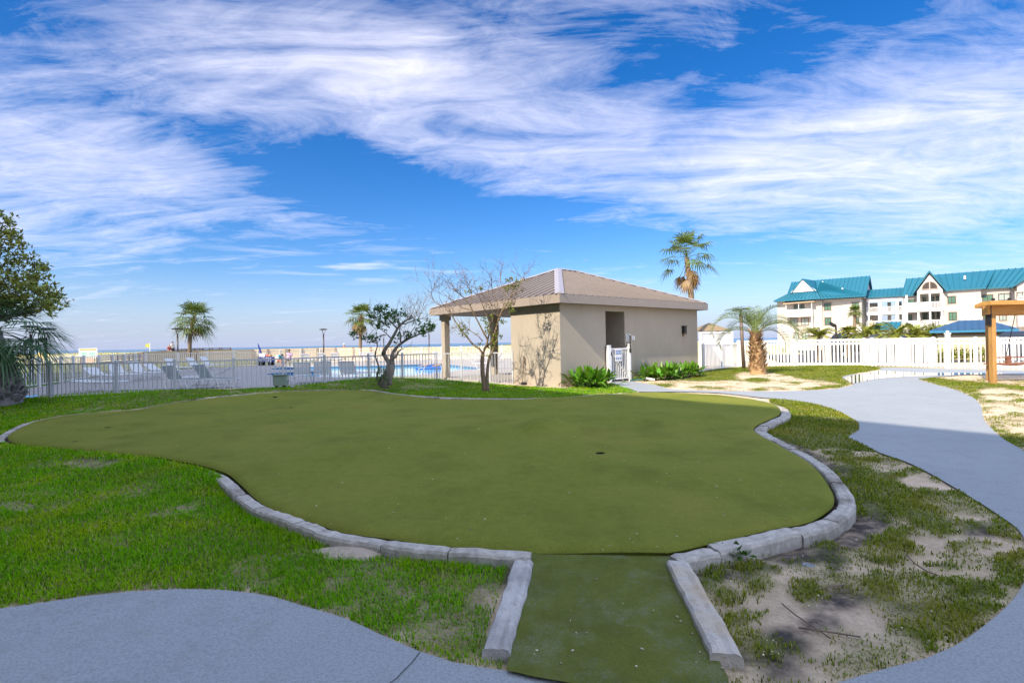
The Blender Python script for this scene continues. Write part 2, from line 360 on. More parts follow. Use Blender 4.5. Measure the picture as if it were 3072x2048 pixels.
def kerb(name, pts, label, seg=(.4, .9), w=.11, h=.075, lo=-.06, closed_ends=True, seed=1, mat_=None, inner=1., wfun=None):
    r = random.Random(seed); pts = smooth(pts, .05); b = MB(); L = 0; i = 0
    prof = [(-.5, lo), (-.5, h*.72), (-.42, h*.95), (-.2, h), (.06, h*.93), (.25, h*1.0), (.41, h*.93), (.5, h*.66), (.5, lo)]
    while i < len(pts)-2:
        sl = r.uniform(*seg); n = max(3, int(sl/.05)); j = min(i+n, len(pts)-1)
        if len(pts)-1-j < 4: j = len(pts)-1
        sub = pts[i:j+1]; dz = r.uniform(-.007, .007); dx = r.uniform(-.008, .008); tl = r.uniform(-.05, .05); base = len(b.v)
        for k, p in enumerate(sub):
            t = (sub[min(k+1, len(sub)-1)]-sub[max(k-1, 0)]); t.z = 0; t.normalize(); nn = Vector((-t.y, t.x, 0))
            e = 0
            if k == 0: p = p+t*.0025*(1+r.random())
            if k == len(sub)-1: p = p-t*.0025*(1+r.random())
            if k in (0, len(sub)-1): e = .006
            g = float(gz(p.x, p.y)); ww = w*(1+.06*r.uniform(-1, 1))
            for q, (a, z) in enumerate(prof):
                zz = z if q in (0, 8) else z-e+dz+tl*a*w+r.uniform(-.0035, .0035)
                b.v.append((p.x+nn.x*(a*ww+dx)+r.uniform(-.002, .002), p.y+nn.y*(a*ww+dx)+r.uniform(-.002, .002), g+zz))
        m_ = len(prof)
        for k in range(len(sub)-1):
            for q in range(m_-1):
                a = base+k*m_+q; b.f.append((a, a+1, a+m_+1, a+m_))
        b.f.append(tuple(base+q for q in range(m_))); b.f.append(tuple(base+(len(sub)-1)*m_+q for q in range(m_))[::-1])
        i = j
    o = b.build(name, mat_ or M_kerb, None, smooth=False); return prop(o, label, 'kerb', 'concrete kerbs around the putting green')
W3 = lambda L, dz=.1: [P(x, y, dz) for x, y in L]
kerb('concrete_kerb', W3(KERB_L), 'cracked grey kerb curving along the front left edge of the green beside the lawn', seed=3)
kerb('concrete_kerb', W3(KERB_B), 'half buried grey kerb rounding the far left end of the putting green', seed=4, h=.08)
i_split = 11; i_r = 20
kerb('concrete_kerb', W3(KERB_C[:12]), 'pale kerb of short blocks along the back edge of the green, below the twin-stemmed bare tree', seed=5, h=.10, seg=(.7, 1.5))
kerb('concrete_kerb', W3(KERB_C[11:25]), 'broken sunlit kerb pieces around the far right corner of the green beside the path', seed=6, seg=(.22, .5), w=.16)
kerb('concrete_kerb', W3(KERB_C[24:]), 'thick grey kerb sweeping round the near right bulge of the green beside bare sand', seed=8, seg=(.4, .95), w=.125, h=.078)
kerb('concrete_kerb', W3([(1572, 1659), (1556, 1720), (1530, 1800), (1510, 1860), (1491, 1920)]), 'straight light grey kerb piece with a dark groove, left of the turf strip', seed=9, seg=(3, 4), w=.128, h=.07, mat_=M_kerb3)
kerb('concrete_kerb', W3([(2030, 1662), (2046, 1690), (2075, 1745), (2107, 1800), (2145, 1870), (2178, 1936)]), 'straight grey kerb piece with a rust coloured stain, right of the turf strip', seed=12, seg=(.3, 1.6), w=.14, h=.07, mat_=M_kerb2)
# ---- path
def path_mat():
    M, t, out = newmat('path concrete'); tc = t('TexCoord').outputs['Object']
    n1 = t('TexNoise', Vector=tc, Scale=.7, Detail=6., Roughness=.6).outputs[0]
    n2 = t('TexNoise', Vector=tc, Scale=75., Detail=4., Roughness=.7).outputs[0]
    n3 = t('TexNoise', Vector=tc, Scale=110., Detail=2.).outputs[0]
    n4 = t('TexNoise', Vector=tc, Scale=4., Detail=8., Roughness=.75).outputs[0]
    c = t.mix(t.ramp(n1, .35, .7), (.285, .312, .34), (.325, .35, .37)); c = t.mix(t.ramp(n2, .44, .66, 0, .6), c, (.165, .165, .17))
    c = t.mix(t.ramp(n4, .5, .72, 0, .42), c, (.20, .195, .19))
    vo_ = t('TexVoronoi', Vector=t('Mapping', Vector=t.mix(.22, tc, t('TexNoise', Vector=tc, Scale=2.).outputs[1]), Scale=(.42, .42, .01)).outputs[0], Scale=1., _feature='DISTANCE_TO_EDGE').outputs[0]
    p = t('BsdfPrincipled', Base__Color=c, Roughness=.88); p.inputs['Specular IOR Level'].default_value = .25
    b = t('Bump', Height=t.math('ADD', n2, t.math('MULTIPLY', n3, .5)), Strength=.75, Distance=.008); t.l.new(b.outputs[0], p.inputs['Normal'])
    t.l.new(p.outputs[0], out.inputs[0]); return M
M_path = path_mat()
pw = [P(x, y, .012) for x, y in PATH_L]+[P(x, y, .012) for x, y in [(1600, 2028), (1700, 2045), (1760, 2057), (2000, 2084), (2130, 2086)]]+[P(x, y, .012) for x, y in PATH_R+PATH_U]
pw += [Vector((7, 2.2, 0)), Vector((7, -3, 0)), Vector((-9, -3, 0)), Vector((-8, 1.6, 0))]
po = sheet('path', smooth(pw, .12, True), M_path, zoff=.012, res=.4); prop(po, kind='structure')
# ---- puddle lying on the far end of the path
PUD = [(2536, 1133), (2545, 1143), (2556, 1149), (2575, 1147), (2600, 1141), (2624, 1137), (2660, 1133), (2730, 1129), (2800, 1126.5), (2900, 1123), (3000, 1121), (3000, 1118.5), (2850, 1117.5), (2760, 1117), (2700, 1114), (2640, 1112), (2602, 1119), (2562, 1125)]
Mw, t_, o_ = newmat('puddle water'); nb = t_('TexNoise', Vector=t_('TexCoord').outputs['Object'], Scale=6.).outputs[0]
p_ = t_('BsdfPrincipled', Base__Color=(.10, .098, .095, 1), Roughness=.02); p_.inputs['IOR'].default_value = 1.6; p_.inputs['Specular IOR Level'].default_value = 1.
b_ = t_('Bump', Height=nb, Strength=.015, Distance=.01); t_.l.new(b_.outputs[0], p_.inputs['Normal']); t_.l.new(p_.outputs[0], o_.inputs[0])
prop(sheet('puddle', smooth([P(x, y, .017) for x, y in PUD], .15, True), Mw, z=.0175), kind='structure')
# ---- pool deck, pool
ZD = -.10
DECK = [(p.x, p.y+.06) for p in FEN[1:]]+[(.25, 18.3), (5., 21.4), (9., 26.), (12., 49.), (-1, 49.6), (-11, 50.9), (-17, 49.8), (-21.5, 43.2), (-26, 36.2), (-23.4, 27.4), (-21.6, 24.2), (-20.1, 20.5), (-18.6, 16.8)]
POOL = [atz(x, y, ZD) for x, y in [(800, 1122.5), (830, 1118), (900, 1115.5), (956, 1114.5), (958, 1109), (900, 1108.5), (815, 1107), (840, 1103), (900, 1101), (1000, 1099), (1100, 1097.5), (1200, 1094.5), (1290, 1092), (1340, 1093), (1390, 1098), (1440, 1104), (1420, 1108), (1370, 1110), (1330, 1117), (1260, 1124), (1180, 1127), (1080, 1130), (980, 1130.5), (880, 1127)]]
pool_w = smooth(POOL, .5, True); pool2 = [(p.x, p.y) for p in pool_w]
M_deck = concrete_mat('deck concrete', (.38, .35, .32), (.33, .305, .285), (.29, .265, .25), 3., .25)
prop(sheet('pool_deck', DECK, M_deck, z=ZD, holes=[pool2]), kind='structure')
M_tile = mat('pool tile', (.03, .10, .22), (.05, .16, .30), .25, 6.)
b = MB(); n = len(pool2); b.v = [(x, y, ZD-.001) for x, y in pool2]+[(x, y, ZD-.5) for x, y in pool2]; b.f = [(i, (i+1) % n, (i+1) % n+n, i+n) for i in range(n)]
prop(b.build('pool_wall', M_tile, recalc=False), kind='structure')
M_pw = mat('pool water', (.36, .66, .74), (.28, .58, .72), .06, 1.5, .12, 5.)
prop(sheet('pool_water', pool2, M_pw, z=ZD-.14), kind='structure')
# ---- porch slab under the pool house roof is added with the house; sea, beach and dunes
M_sea = mat('sea water', (.035, .095, .17), (.025, .075, .145), .22, .02, .5, .35, stretch=(1, 4, 1))
b = MB(); b.v = [(-30000, 118, -3), (30000, 118, -3), (30000, 30000, -3), (-30000, 30000, -3)]; b.f = [(0, 1, 2, 3)]
prop(b.build('sea', M_sea), kind='structure')
# ---- ground sheet with grass / soil attributes
def reg(polys, px, py):
    k = np.zeros(px.shape, bool)
    for q in polys: k |= inpoly(px, py, q)
    return k
def ell(lst, px, py):
    k = np.zeros(px.shape, bool)
    for cx, cy, rx, ry in lst: k |= ((px-cx)/rx)**2+((py-cy)/ry)**2 < 1
    return k
LAWN_FULL = [
 PATH_L+[(1505, 1960), (1455, 1915), (1478, 1840), (1512, 1736), (1540, 1672)]+KERB_L[1:]+KERB_H[1:]+[(13, 1326), (-40, 1320), (-700, 1320), (-700, 1960)],
 [(-700, 1320), (-40, 1320)]+KERB_B[1:]+KERB_N[1:]+KERB_C[1:11]+[(1905, 1172), (1866, 1158), (1835, 1149), (1760, 1158), (1684, 1165), (1538, 1157), (1470, 1150), (1384, 1144), (1310, 1136), (1207, 1131), (1106, 1132), (974, 1146), (849, 1160), (701, 1168), (524, 1168), (349, 1172), (150, 1186), (-25, 1195), (-700, 1200)]]
LAWN_R = [[(2236, 1191), (2307, 1197), (2369, 1199), (2451, 1212), (2513, 1232), (2575, 1270), (2575, 1292), (2546, 1311), (2588, 1333), (2632, 1358), (2560, 1352), (2500, 1345), (2440, 1352), (2331, 1315), (2294, 1294), (2280, 1282), (2319, 1259), (2352, 1243), (2356, 1231), (2315, 1208)],
 [(2530, 1380), (2600, 1395), (2680, 1445), (2740, 1478), (2830, 1525), (2885, 1590), (2850, 1612), (2750, 1590), (2640, 1540), (2600, 1500), (2570, 1440)],
 [(2460, 1352), (2540, 1352), (2600, 1375), (2560, 1395), (2500, 1385)], [(2605, 1610), (2650, 1590), (2720, 1620), (2770, 1655), (2700, 1668), (2620, 1650)], [(2590, 1740), (2640, 1715), (2700, 1730), (2735, 1800), (2680, 1822), (2600, 1800)],
 [(2380, 1745), (2430, 1735), (2475, 1775), (2440, 1800), (2380, 1790)], [(2200, 1690), (2260, 1670), (2290, 1710), (2240, 1730), (2205, 1720)],
 [(2640, 1895), (2740, 1830), (2800, 1800), (2900, 1790), (3000, 1800), (3010, 1815), (2960, 1868), (2870, 1932), (2790, 1968), (2750, 1930)], [(2735, 1715), (2800, 1735), (2900, 1735), (2960, 1775), (2880, 1780), (2760, 1760)],
 [(2960, 1680), (3030, 1650), (3070, 1650), (3080, 1750), (3020, 1800), (2960, 1770), (2980, 1720)], [(2950, 1510), (3000, 1540), (3060, 1590), (3085, 1640), (3040, 1625), (2980, 1570)]]
ELL_R = [(2907, 1568, 50, 12), (2875, 1637, 32, 14), (2732, 1414, 32, 10), (2815, 1439, 22, 7), (2877, 1484, 38, 14), (2616, 1381, 32, 12), (2678, 1430, 34, 12), (2255, 1764, 38, 26), (2273, 1855, 38, 22), (2150, 1760, 24, 55), (2205, 1865, 28, 40), (2262, 1925, 44, 28), (2310, 1720, 24, 14), (2330, 1960, 16, 30), (2940, 1640, 24, 10), (2480, 1640, 34, 14), (2140, 1690, 30, 14), (2980, 1500, 30, 10), (2780, 1480, 60, 14), (2990, 1710, 34, 12), (3010, 1590, 44, 18), (2650, 1680, 60, 14), (2560, 1660, 40, 12), (2840, 1690, 70, 10), (2180, 1800, 30, 30), (2700, 1600, 40, 14)]
LAWN_I = [[(2000, 1142), (2050, 1138), (2120, 1112), (2240, 1094), (2600, 1096), (2650, 1105), (2640, 1110), (2558, 1123), (2527, 1131), (2548, 1147), (2556, 1155), (2540, 1158), (2500, 1146), (2420, 1139), (2330, 1121), (2300, 1117), (2220, 1116), (2205, 1130), (2225, 1144), (2190, 1141), (2130, 1144), (2060, 1144)]]
ELL_I = [(2270, 1140, 42, 7), (2385, 1149, 16, 3), (2100, 1162, 32, 4), (2155, 1166, 26, 3), (2280, 1168, 26, 4), (2345, 1167, 20, 3), (2440, 1166, 34, 4), (1990, 1157, 34, 6), (2500, 1160, 40, 5)]
LAWN_S = [[(2755, 1137), (2800, 1132), (2880, 1142), (2950, 1149), (2960, 1165), (2930, 1174), (2905, 1183), (2870, 1168), (2811, 1154)], [(2990, 1112), (3080, 1109), (3080, 1104), (3000, 1106)]]
ELL_S = [(2975, 1158, 50, 9), (2930, 1190, 24, 10), (2950, 1228, 16, 6), (2985, 1223, 18, 3), (3035, 1325, 70, 24), (3045, 1163, 34, 8), (2985, 1290, 20, 24), (3040, 1240, 26, 4), (3060, 1200, 24, 4), (2990, 1262, 22, 6), (3030, 1185, 30, 4), (2960, 1205, 24, 4)]
ELL_BARE = [(270, 1402, 70, 10), (60, 1525, 60, 14), (470, 1545, 60, 7), (560, 1530, 30, 5), (300, 1615, 40, 10), (1050, 1652, 60, 16), (1180, 1765, 30, 14), (1230, 1790, 34, 20), (1450, 1800, 34, 36), (1500, 1940, 30, 40), (140, 1765, 30, 8), (1290, 1835, 26, 16), (850, 1755, 34, 10), (980, 1825, 40, 16), (290, 1470, 22, 5), (1000, 1745, 30, 10), (1150, 1715, 34, 9), (1505, 1700, 20, 6)]
KH = [P(x, y, .09) for x, y in [(640, 1412)]+KERB_H+[(30, 1330)]]
def bank(x, y):
    return .075*sstep(.75, .12, polydist(x, y, [(p.x, p.y) for p in KH]))*(~inpoly(x, y, loop[::3]))
def lawn_mask(x, y, jit=True):
    """1 = turf, plus darkness of soil; arrays"""
    x = np.asarray(x, float); y = np.asarray(y, float)
    z = gz(x, y); ys = np.maximum(y, .6); s = 1.
    px, py = toPx(x, ys, z)
    n1 = vnoise(x, y, .35, 5, 4)-.5; n2 = vnoise(x, y, .3, 9, 4)-.5
    k = F_/ys
    jx, jy = px+n1*k*.22, py+n2*k*k*.22*H_/F_*.9
    full = reg(LAWN_FULL, px, py) & ~((polydist(x, y, [(p.x, p.y) for p in FEN]) < .1))
    g = np.where(full, 1., 0.)
    bare = ell(ELL_BARE, jx, jy).astype(float)*.5+ell(ELL_BARE, px+n2*k*.5, py+n1*k*k*.4*H_/F_).astype(float)*.5; g = np.where(full, g*(1-.6*bare), g)
    g = np.where(full, g*(1-.3*sstep(.57, .70, vnoise(x, y, .42, 131, 4))), g)
    thin = vnoise(x, y, .8, 21, 4); g = np.where(full & (px > 850) & (py > 1640), g*np.clip(.35+1.6*(thin-.3), .25, 1), g)
    rs = []
    for q in range(3):
        q1 = vnoise(x, y, .22, 105+q, 3)-.5; q2 = vnoise(x, y, .2, 109+q, 3)-.5; qx, qy = px+q1*k*.34, py+q2*k*k*.34*H_/F_*.9; rs.append(reg(LAWN_R[:1], px, py) | reg(LAWN_R[1:], qx, qy) | ell(ELL_R, qx, qy))
    r = sum(v.astype(float) for v in rs)/3; rn = np.clip((vnoise(x, y, .55, 120, 4)-.47)*3, 0, .55); r = np.maximum(r*.85, rn)
    sand_r = inpoly(px, py, [(2020, 1656)]+KERB_C[::-1][1:18]+[(2310, 1199)]+PATH_R[::-1]+[(2186, 2050), (2152, 1970)])
    g = np.where(sand_r, r, g)
    def softreg(A_, E_, s0):
        tt = 0
        for q in range(4):
            q1 = vnoise(x, y, .3, s0+q, 4)-.5; q2 = vnoise(x, y, .3, s0+9+q, 4)-.5; qx, qy = px+q1*k*.7, py+q2*k*k*1.0*H_/F_; tt = tt+(reg(A_, qx, qy) | ell(E_, qx, qy)).astype(float)/4
        return tt
    isl = inpoly(px, py, [(1925, 1148), (1962, 1154), (2011, 1166), (2054, 1169), (2178, 1172), (2305, 1173), (2433, 1170), (2509, 1165), (2558, 1153), (2545, 1143), (2527, 1131), (2558, 1123), (2650, 1106), (2640, 1092), (2090, 1105), (1925, 1140)])
    i = np.maximum(softreg(LAWN_I, ELL_I, 140)*.9, np.clip((vnoise(x, y, .5, 160, 4)-.55)*3, 0, .4)); g = np.where(isl, i, g)
    sreg = np.maximum(softreg(LAWN_S, ELL_S, 170)*.85, np.clip((vnoise(x, y, .6, 190, 4)-.53)*3, 0, .45)); g = np.where((px > 2750) & (x < 16) & (y < 19) & (y > 4) & ~sand_r, sreg, g)
    far = (y > 15) & (x < -18.7) & (y < 62) & ~inpoly(x, y, DECK); g = np.where(far, 1., g)
    path = inpoly(x, y, PATH2); g = np.where(path, 0, g)
    g = np.where(inpoly(x, y, TEE2) | inpoly(x, y, loop), 0, g)
    return g, sand_r
PATH2 = [(p.x, p.y) for p in smooth(pw, .2, True)]; TEE2 = [(p.x, p.y) for p in tee_w]
xs = np.concatenate([np.arange(-180, -20, 5.), np.arange(-20, 16, .1), np.arange(16, 190, 5.)])
ysn = np.concatenate([np.arange(-60, .8, 3.), np.arange(.8, 27, .1), np.arange(27, 117, 2.), [118, 122, 130]])
gx, gy = np.meshgrid(xs, ysn); gx = gx.ravel(); gy = gy.ravel(); g_, sr_ = lawn_mask(gx, gy)
zz = gz(gx, gy)-.004
zz = zz+np.where((g_ > .3) & (gy < 26) & (gx > -19), .012, 0)+np.where(sr_ | (gx > 4), .03*(vnoise(gx, gy, .5, 41, 4)-.5), 0)*(~inpoly(gx, gy, PATH2))*(polydist(gx, gy, PATH2, True) > .15)*(gy < 26)*(gy > .8)
zz = np.where(inpoly(gx, gy, DECK) & (polydist(gx, gy, DECK, True) > .6), -.75, zz)
zz = np.where(inpoly(gx, gy, PATH2), np.minimum(zz, gz(gx, gy)-.012), zz)
zz = np.where(inpoly(gx, gy, TEE2), gz(gx, gy)-.02, zz)
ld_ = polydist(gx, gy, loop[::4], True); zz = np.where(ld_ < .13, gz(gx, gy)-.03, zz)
zz = np.where(gy > 117, -6, zz)+np.where((gy < 12) & (gx < -2) & (gx > -12), bank(gx, gy), 0)
px_, py_ = toPx(gx, np.maximum(gy, .6), 0.)
def soft(lst, px, py):
    r = np.zeros(px.shape)
    for cx, cy, rx, ry in lst: r = np.maximum(r, 1-np.sqrt(((px-cx)/rx)**2+((py-cy)/ry)**2))
    return np.clip(r*2, 0, 1)
DARK = [(2350, 1940, 130, 70), (2500, 1680, 60, 60), (2560, 1530, 50, 70), (2520, 1800, 120, 50), (2900, 1770, 70, 22), (2930, 1600, 70, 40), (2210, 1980, 70, 60), (2560, 1440, 40, 60), (2780, 1380, 50, 20), (2330, 2010, 160, 40), (2440, 1850, 80, 40), (2700, 1830, 60, 40), (2480, 1620, 60, 24), (2600, 1580, 80, 30)]
dk = soft(DARK, px_+(vnoise(gx, gy, .3, 51, 4)-.5)*120, py_+(vnoise(gx, gy, .3, 53, 4)-.5)*60)
dk = np.maximum(dk, np.where((px_ < 1600) & (g_ > .02) & (g_ < .85) & (gy < 9), .75*(1-g_), 0)); dk = np.maximum(dk*1.25, np.where(ld_ < .3, 1.1, 0)); dk = np.maximum(dk, np.where(sr_, .2*sstep(.5, .62, vnoise(gx, gy, .6, 57, 4)), 0))  # dark soil patches; the ring along the kerb loop is groove shade painted in
ii = np.arange(len(xs)*len(ysn)).reshape(len(ysn), len(xs))
Fq = np.column_stack([ii[:-1, :-1].ravel(), ii[:-1, 1:].ravel(), ii[1:, 1:].ravel(), ii[1:, :-1].ravel()])
def ground_mat():
    M, t, out = newmat('sand and soil'); tc = t('TexCoord').outputs['Object']
    A = lambda n: t('Attribute', _attribute_name=n).outputs['Fac']
    n1 = t('TexNoise', Vector=tc, Scale=5., Detail=9., Roughness=.7).outputs[0]
    n2 = t('TexNoise', Vector=tc, Scale=45., Detail=5., Roughness=.7).outputs[0]
    n3 = t('TexNoise', Vector=tc, Scale=1.3, Detail=6., Roughness=.65).outputs[0]
    c = t.mix(t.ramp(n1, .32, .68), (.74, .58, .42), (.52, .39, .27))
    c = t.mix(t.ramp(n2, .5, .72, 0, .55), c, (.24, .18, .13)); c = t.mix(t.ramp(n3, .46, .68, 0, .6), c, (.40, .31, .19))
    d = t.math('MULTIPLY', A('soil_shade'), t.ramp(n1, .3, .62, .35, 1.))
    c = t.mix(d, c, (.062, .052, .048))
    th = t.mix(t.ramp(n1, .35, .65), (.07, .115, .008), (.12, .12, .03)); th = t.mix(t.ramp(n2, .52, .72), th, (.05, .038, .022))
    c = t.mix(t.math('MULTIPLY', A('lawn'), .92), c, th)
    p = t('BsdfPrincipled', Base__Color=c, Roughness=.95); p.inputs['Specular IOR Level'].default_value = .15
    b = t('Bump', Height=t.math('ADD', n1, t.math('MULTIPLY', n2, .6)), Strength=.8, Distance=.03); t.l.new(b.outputs[0], p.inputs['Normal'])
    t.l.new(p.outputs[0], out.inputs[0]); return M
M_ground = ground_mat()
prop(raw('ground', np.column_stack([gx, gy, zz]), Fq, M_ground, True, {'lawn': g_, 'soil_shade': dk}), kind='structure')
# dunes
dx_, dy_ = np.meshgrid(np.arange(-130, 36, .8), np.arange(60, 118, 1.)); dx_ = dx_.ravel(); dy_ = dy_.ravel()
prof = sstep(60, 74, dy_)*sstep(118, 98, dy_)
dz_ = -.7+prof*(1.42+.55*(vnoise(dx_, dy_, 9., 61, 4)-.5))
for px, Y, rx, a in ((1000, 88, 5., .35), (1600, 80, 6, .3), (330, 76, 9, .12), (150, 72, 8, .15), (2330, 90, 14, .9)):
    dz_ += a*np.exp(-((dx_-xat(px, Y, 1))/rx)**2-((dy_-Y)/6)**2)
i2 = np.arange(dx_.size).reshape(58, -1); Fd = np.column_stack([i2[:-1, :-1].ravel(), i2[:-1, 1:].ravel(), i2[1:, 1:].ravel(), i2[1:, :-1].ravel()])
M_dune = mat('dune sand', (.50, .43, .31), (.33, .30, .13), .95, .5, .6, 3., big=(.18, (.23, .25, .07)))
prop(raw('dunes', np.column_stack([dx_, dy_, dz_]), Fd, M_dune, True), kind='structure')
# ------------------------------------------------------------------ grass blades
def grass_mat(name, c1, c2, c3):
    M, t, out = newmat(name); ri = t('NewGeometry').outputs['Random Per Island']; tc = t('TexCoord').outputs['Object']
    n1 = t('TexNoise', Vector=tc, Scale=1.6, Detail=4.).outputs[0]; n2 = t('TexNoise', Vector=tc, Scale=.7, Detail=3.).outputs[0]
    c = t.mix(ri, c1, c2); c = t.mix(t.ramp(n1, .46, .68, 0, .75), c, c3); c = t.mix(t.ramp(ri, .90, .92), c, (.42, .36, .14)); c = t.mix(t.ramp(ri, .12, .10), c, tuple(x*.4 for x in c1))
    c = t.mix(t.ramp(n2, .45, .7, 0, .5), c, tuple(x*.7 for x in c1))
    p = t('BsdfPrincipled', Base__Color=c, Roughness=.75); p.inputs['Specular IOR Level'].default_value = .07
    tr = t('BsdfTranslucent', Color=c); s = t('MixShader', i0=.35, i1=p.outputs[0], i2=tr.outputs[0]).outputs[0]
    t.l.new(s, out.inputs[0]); return M
def blades(name, X, Y, D, mat_, hmul=1., label=None):
    n = len(X); dist = np.hypot(X, Y); Z = gz(X, Y)+bank(X, Y)
    az = rng.uniform(0, 2*PI, n); lean = rng.uniform(.35, 1.55, n); L = rng.uniform(.018, .044, n)*hmul*np.clip(D+.25, .5, 1.1)*(1+dist/60)
    w = .0016*(1+dist/4.)*rng.uniform(.7, 1.3, n); dx, dy = np.cos(az), np.sin(az); wx, wy = -dy*w, dx*w
    mz = L*.55*np.cos(lean*.45); mr = L*.55*np.sin(lean*.45); tz = mz+L*.5*np.cos(lean*1.25); tr_ = mr+L*.5*np.sin(lean*1.25)
    V = np.zeros((n, 5, 3)); B = np.column_stack([X, Y, Z])
    for i, (rr, zz_, s) in enumerate(((0, -.01, 1), (0, -.01, -1), (mr, mz, -.75), (mr, mz, .75), (tr_, tz, 0))):
        V[:, i, 0] = B[:, 0]+dx*rr+wx*s; V[:, i, 1] = B[:, 1]+dy*rr+wy*s; V[:, i, 2] = B[:, 2]+zz_
    k = np.arange(n)[:, None]*5
    Ft = np.concatenate([k+np.array([[0, 1, 2]]), k+np.array([[0, 2, 3]]), k+np.array([[3, 2, 4]])])
    o = raw(name, V.reshape(-1, 3), Ft, mat_); prop(o, label, 'grass', kind='stuff'); return o
NS = 2300000
a_ = rng.uniform(-1.2, 1.15, NS); u_ = rng.uniform(0, 1, NS); y0, y1, q = 2.0, 27., .55
Ys = (y0**q+u_*(y1**q-y0**q))**(1/q)*1.; Xs = a_*Ys
gm, srm = lawn_mask(Xs, Ys)
clump = .25+1.1*vnoise(Xs, Ys, .22, 71, 4)
keep = rng.uniform(0, 1, NS) < gm*clump*np.clip(.35+Ys/9, .4, .8)
Xs, Ys, gm, srm = Xs[keep], Ys[keep], gm[keep], srm[keep]
G1 = grass_mat('lawn grass', (.125, .35, .003), (.21, .47, .005), (.36, .47, .008))
G2 = grass_mat('thin grass', (.14, .21, .012), (.22, .28, .02), (.32, .29, .035))
px_, py_ = toPx(Xs, Ys, 0.)
kl = (px_ < 1960) & ~srm; front = (Ys < 9.9) & (px_ < 1700)
front = kl & ((py_ > 1316) | ((px_ < 1700) & (Ys < 6)))
blades('lawn_grass', Xs[front], Ys[front], gm[front], G1, 1.12, 'bright green lawn in the left foreground between the concrete path and the green')
bk = kl & ~front
blades('lawn_grass', Xs[bk], Ys[bk], gm[bk], G1, 1.0, 'mounded strip of green lawn between the back of the putting green and the grey fence')
blades('lawn_grass', Xs[srm], Ys[srm], gm[srm], G2, 1.0, 'patchy grass growing in the bare sand right of the putting green')
ri_ = (~kl) & (~srm)
blades('lawn_grass', Xs[ri_], Ys[ri_], gm[ri_], G2, .8, 'sunlit grass around the stubby feather palm and the swing posts')
print('blades', len(Xs))
# ------------------------------------------------------------------ pool house
HR = Vector((.765, .644, 0)); HL = Vector((-.644, .765, 0)); HF = Vector((1.491, 15.735, 0)); HW = HF+.3*(HR+HL)
ZB, ZT, LR, LL, RH = 2.648, 2.93, 8.727, 7.62, 3.81
def hp(s, t, z): p = HW+HR*s+HL*t; return Vector((p.x, p.y, z))
def fp(s, t, z): p = HF+HR*s+HL*t; return Vector((p.x, p.y, z))
def onwall(px, py, n=0.):           # point on the right-hand wall (moved out by n)
    a, b = lev(px, py); nn = Vector((HR.y, -HR.x, 0)); q = HW+nn*n
    Y = (q.x*nn.x+q.y*nn.y)/(a*nn.x+nn.y); p = Vector((a*Y, Y, H_-b*Y)); return (p-HW).dot(HR), p.z
def stucco(name, c1, c2):
    M, t, out = newmat(name); tc = t('TexCoord').outputs['Object']
    n1 = t('TexNoise', Vector=tc, Scale=1.2, Detail=6., Roughness=.6).outputs[0]; n2 = t('TexNoise', Vector=tc, Scale=70., Detail=4.).outputs[0]
    n3 = t('TexNoise', Vector=t('Mapping', Vector=tc, Scale=(3, 3, .25)).outputs[0], Scale=1.6, Detail=6.).outputs[0]
    c = t.mix(t.ramp(n1, .3, .7), c1, c2); c = t.mix(t.ramp(n3, .55, .8, 0, .35), c, tuple(x*.72 for x in c2))
    p = t('BsdfPrincipled', Base__Color=c, Roughness=.9); p.inputs['Specular IOR Level'].default_value = .2
    b = t('Bump', Height=n2, Strength=.8, Distance=.012); t.l.new(b.outputs[0], p.inputs['Normal']); t.l.new(p.outputs[0], out.inputs[0]); return M
M_stucco = stucco('beige stucco', (.385, .335, .27), (.35, .305, .245))
M_fascia = mat('fascia metal', (.29, .24, .20), (.26, .215, .18), .5, 2., .1, 8.)
M_roof = mat('taupe metal roof', (.20, .17, .15), (.18, .15, .132), .42, 1.4, .08, 6., metal=.0)
M_cap = mat('hip cap metal', (.34, .31, .33), (.30, .28, .29), .35, 3.)
M_dark = mat('black metal', (.015, .014, .014), rough=.45)
M_white = mat('white paint', (.80, .79, .77), (.76, .75, .73), .45, 3.)
M_vinyl = mat('white vinyl', (.72, .71, .69), (.66, .65, .62), .4, 1.5)
M_alu = mat('grey painted aluminium', (.46, .47, .49), (.40, .41, .44), .4, 2.)
house = thing('pool_house', 'beige stucco pool house with a low taupe metal hip roof and an open porch', 'pool house', hp(0, 0, 0))
s0, _ = onwall(1817, 1000); s1, _ = onwall(1874, 1000); _, zd = onwall(1845, 933.5); SE = 8.19; TW = 2.42; th_ = .2
b = MB()
def wbox(sa, sb, ta, tb, za, zb):
    b.prism([hp(sa, ta, za), hp(sb, ta, za), hp(sb, tb, za), hp(sa, tb, za)], (0, 0, zb-za))
wbox(0, s0, 0, th_, -.3, ZB+.02); wbox(s1, SE, 0, th_, -.3, ZB+.02); wbox(s0, s1, 0, th_, zd, ZB+.02)
wbox(0, th_, th_, TW, -.3, ZB+.02); wbox(th_, SE, TW-th_, TW, -.3, ZB+.02); wbox(SE-th_, SE, th_, TW-th_, -.3, ZB+.02)
wbox(s0-.14, s0, th_, 1.5, -.3, ZB); wbox(s1, s1+.14, th_, 1.5, -.3, ZB); wbox(s0-.14, s1+.14, 1.5, 1.64, -.3, ZB)
b.build('wall', M_stucco, house)
b = MB(); b.prism([hp(.12, TW, -.3), hp(SE, TW, -.3), hp(SE, 7.1, -.3), hp(.12, 7.1, -.3)], (0, 0, .32)); b.build('porch_slab', M_deck, house)
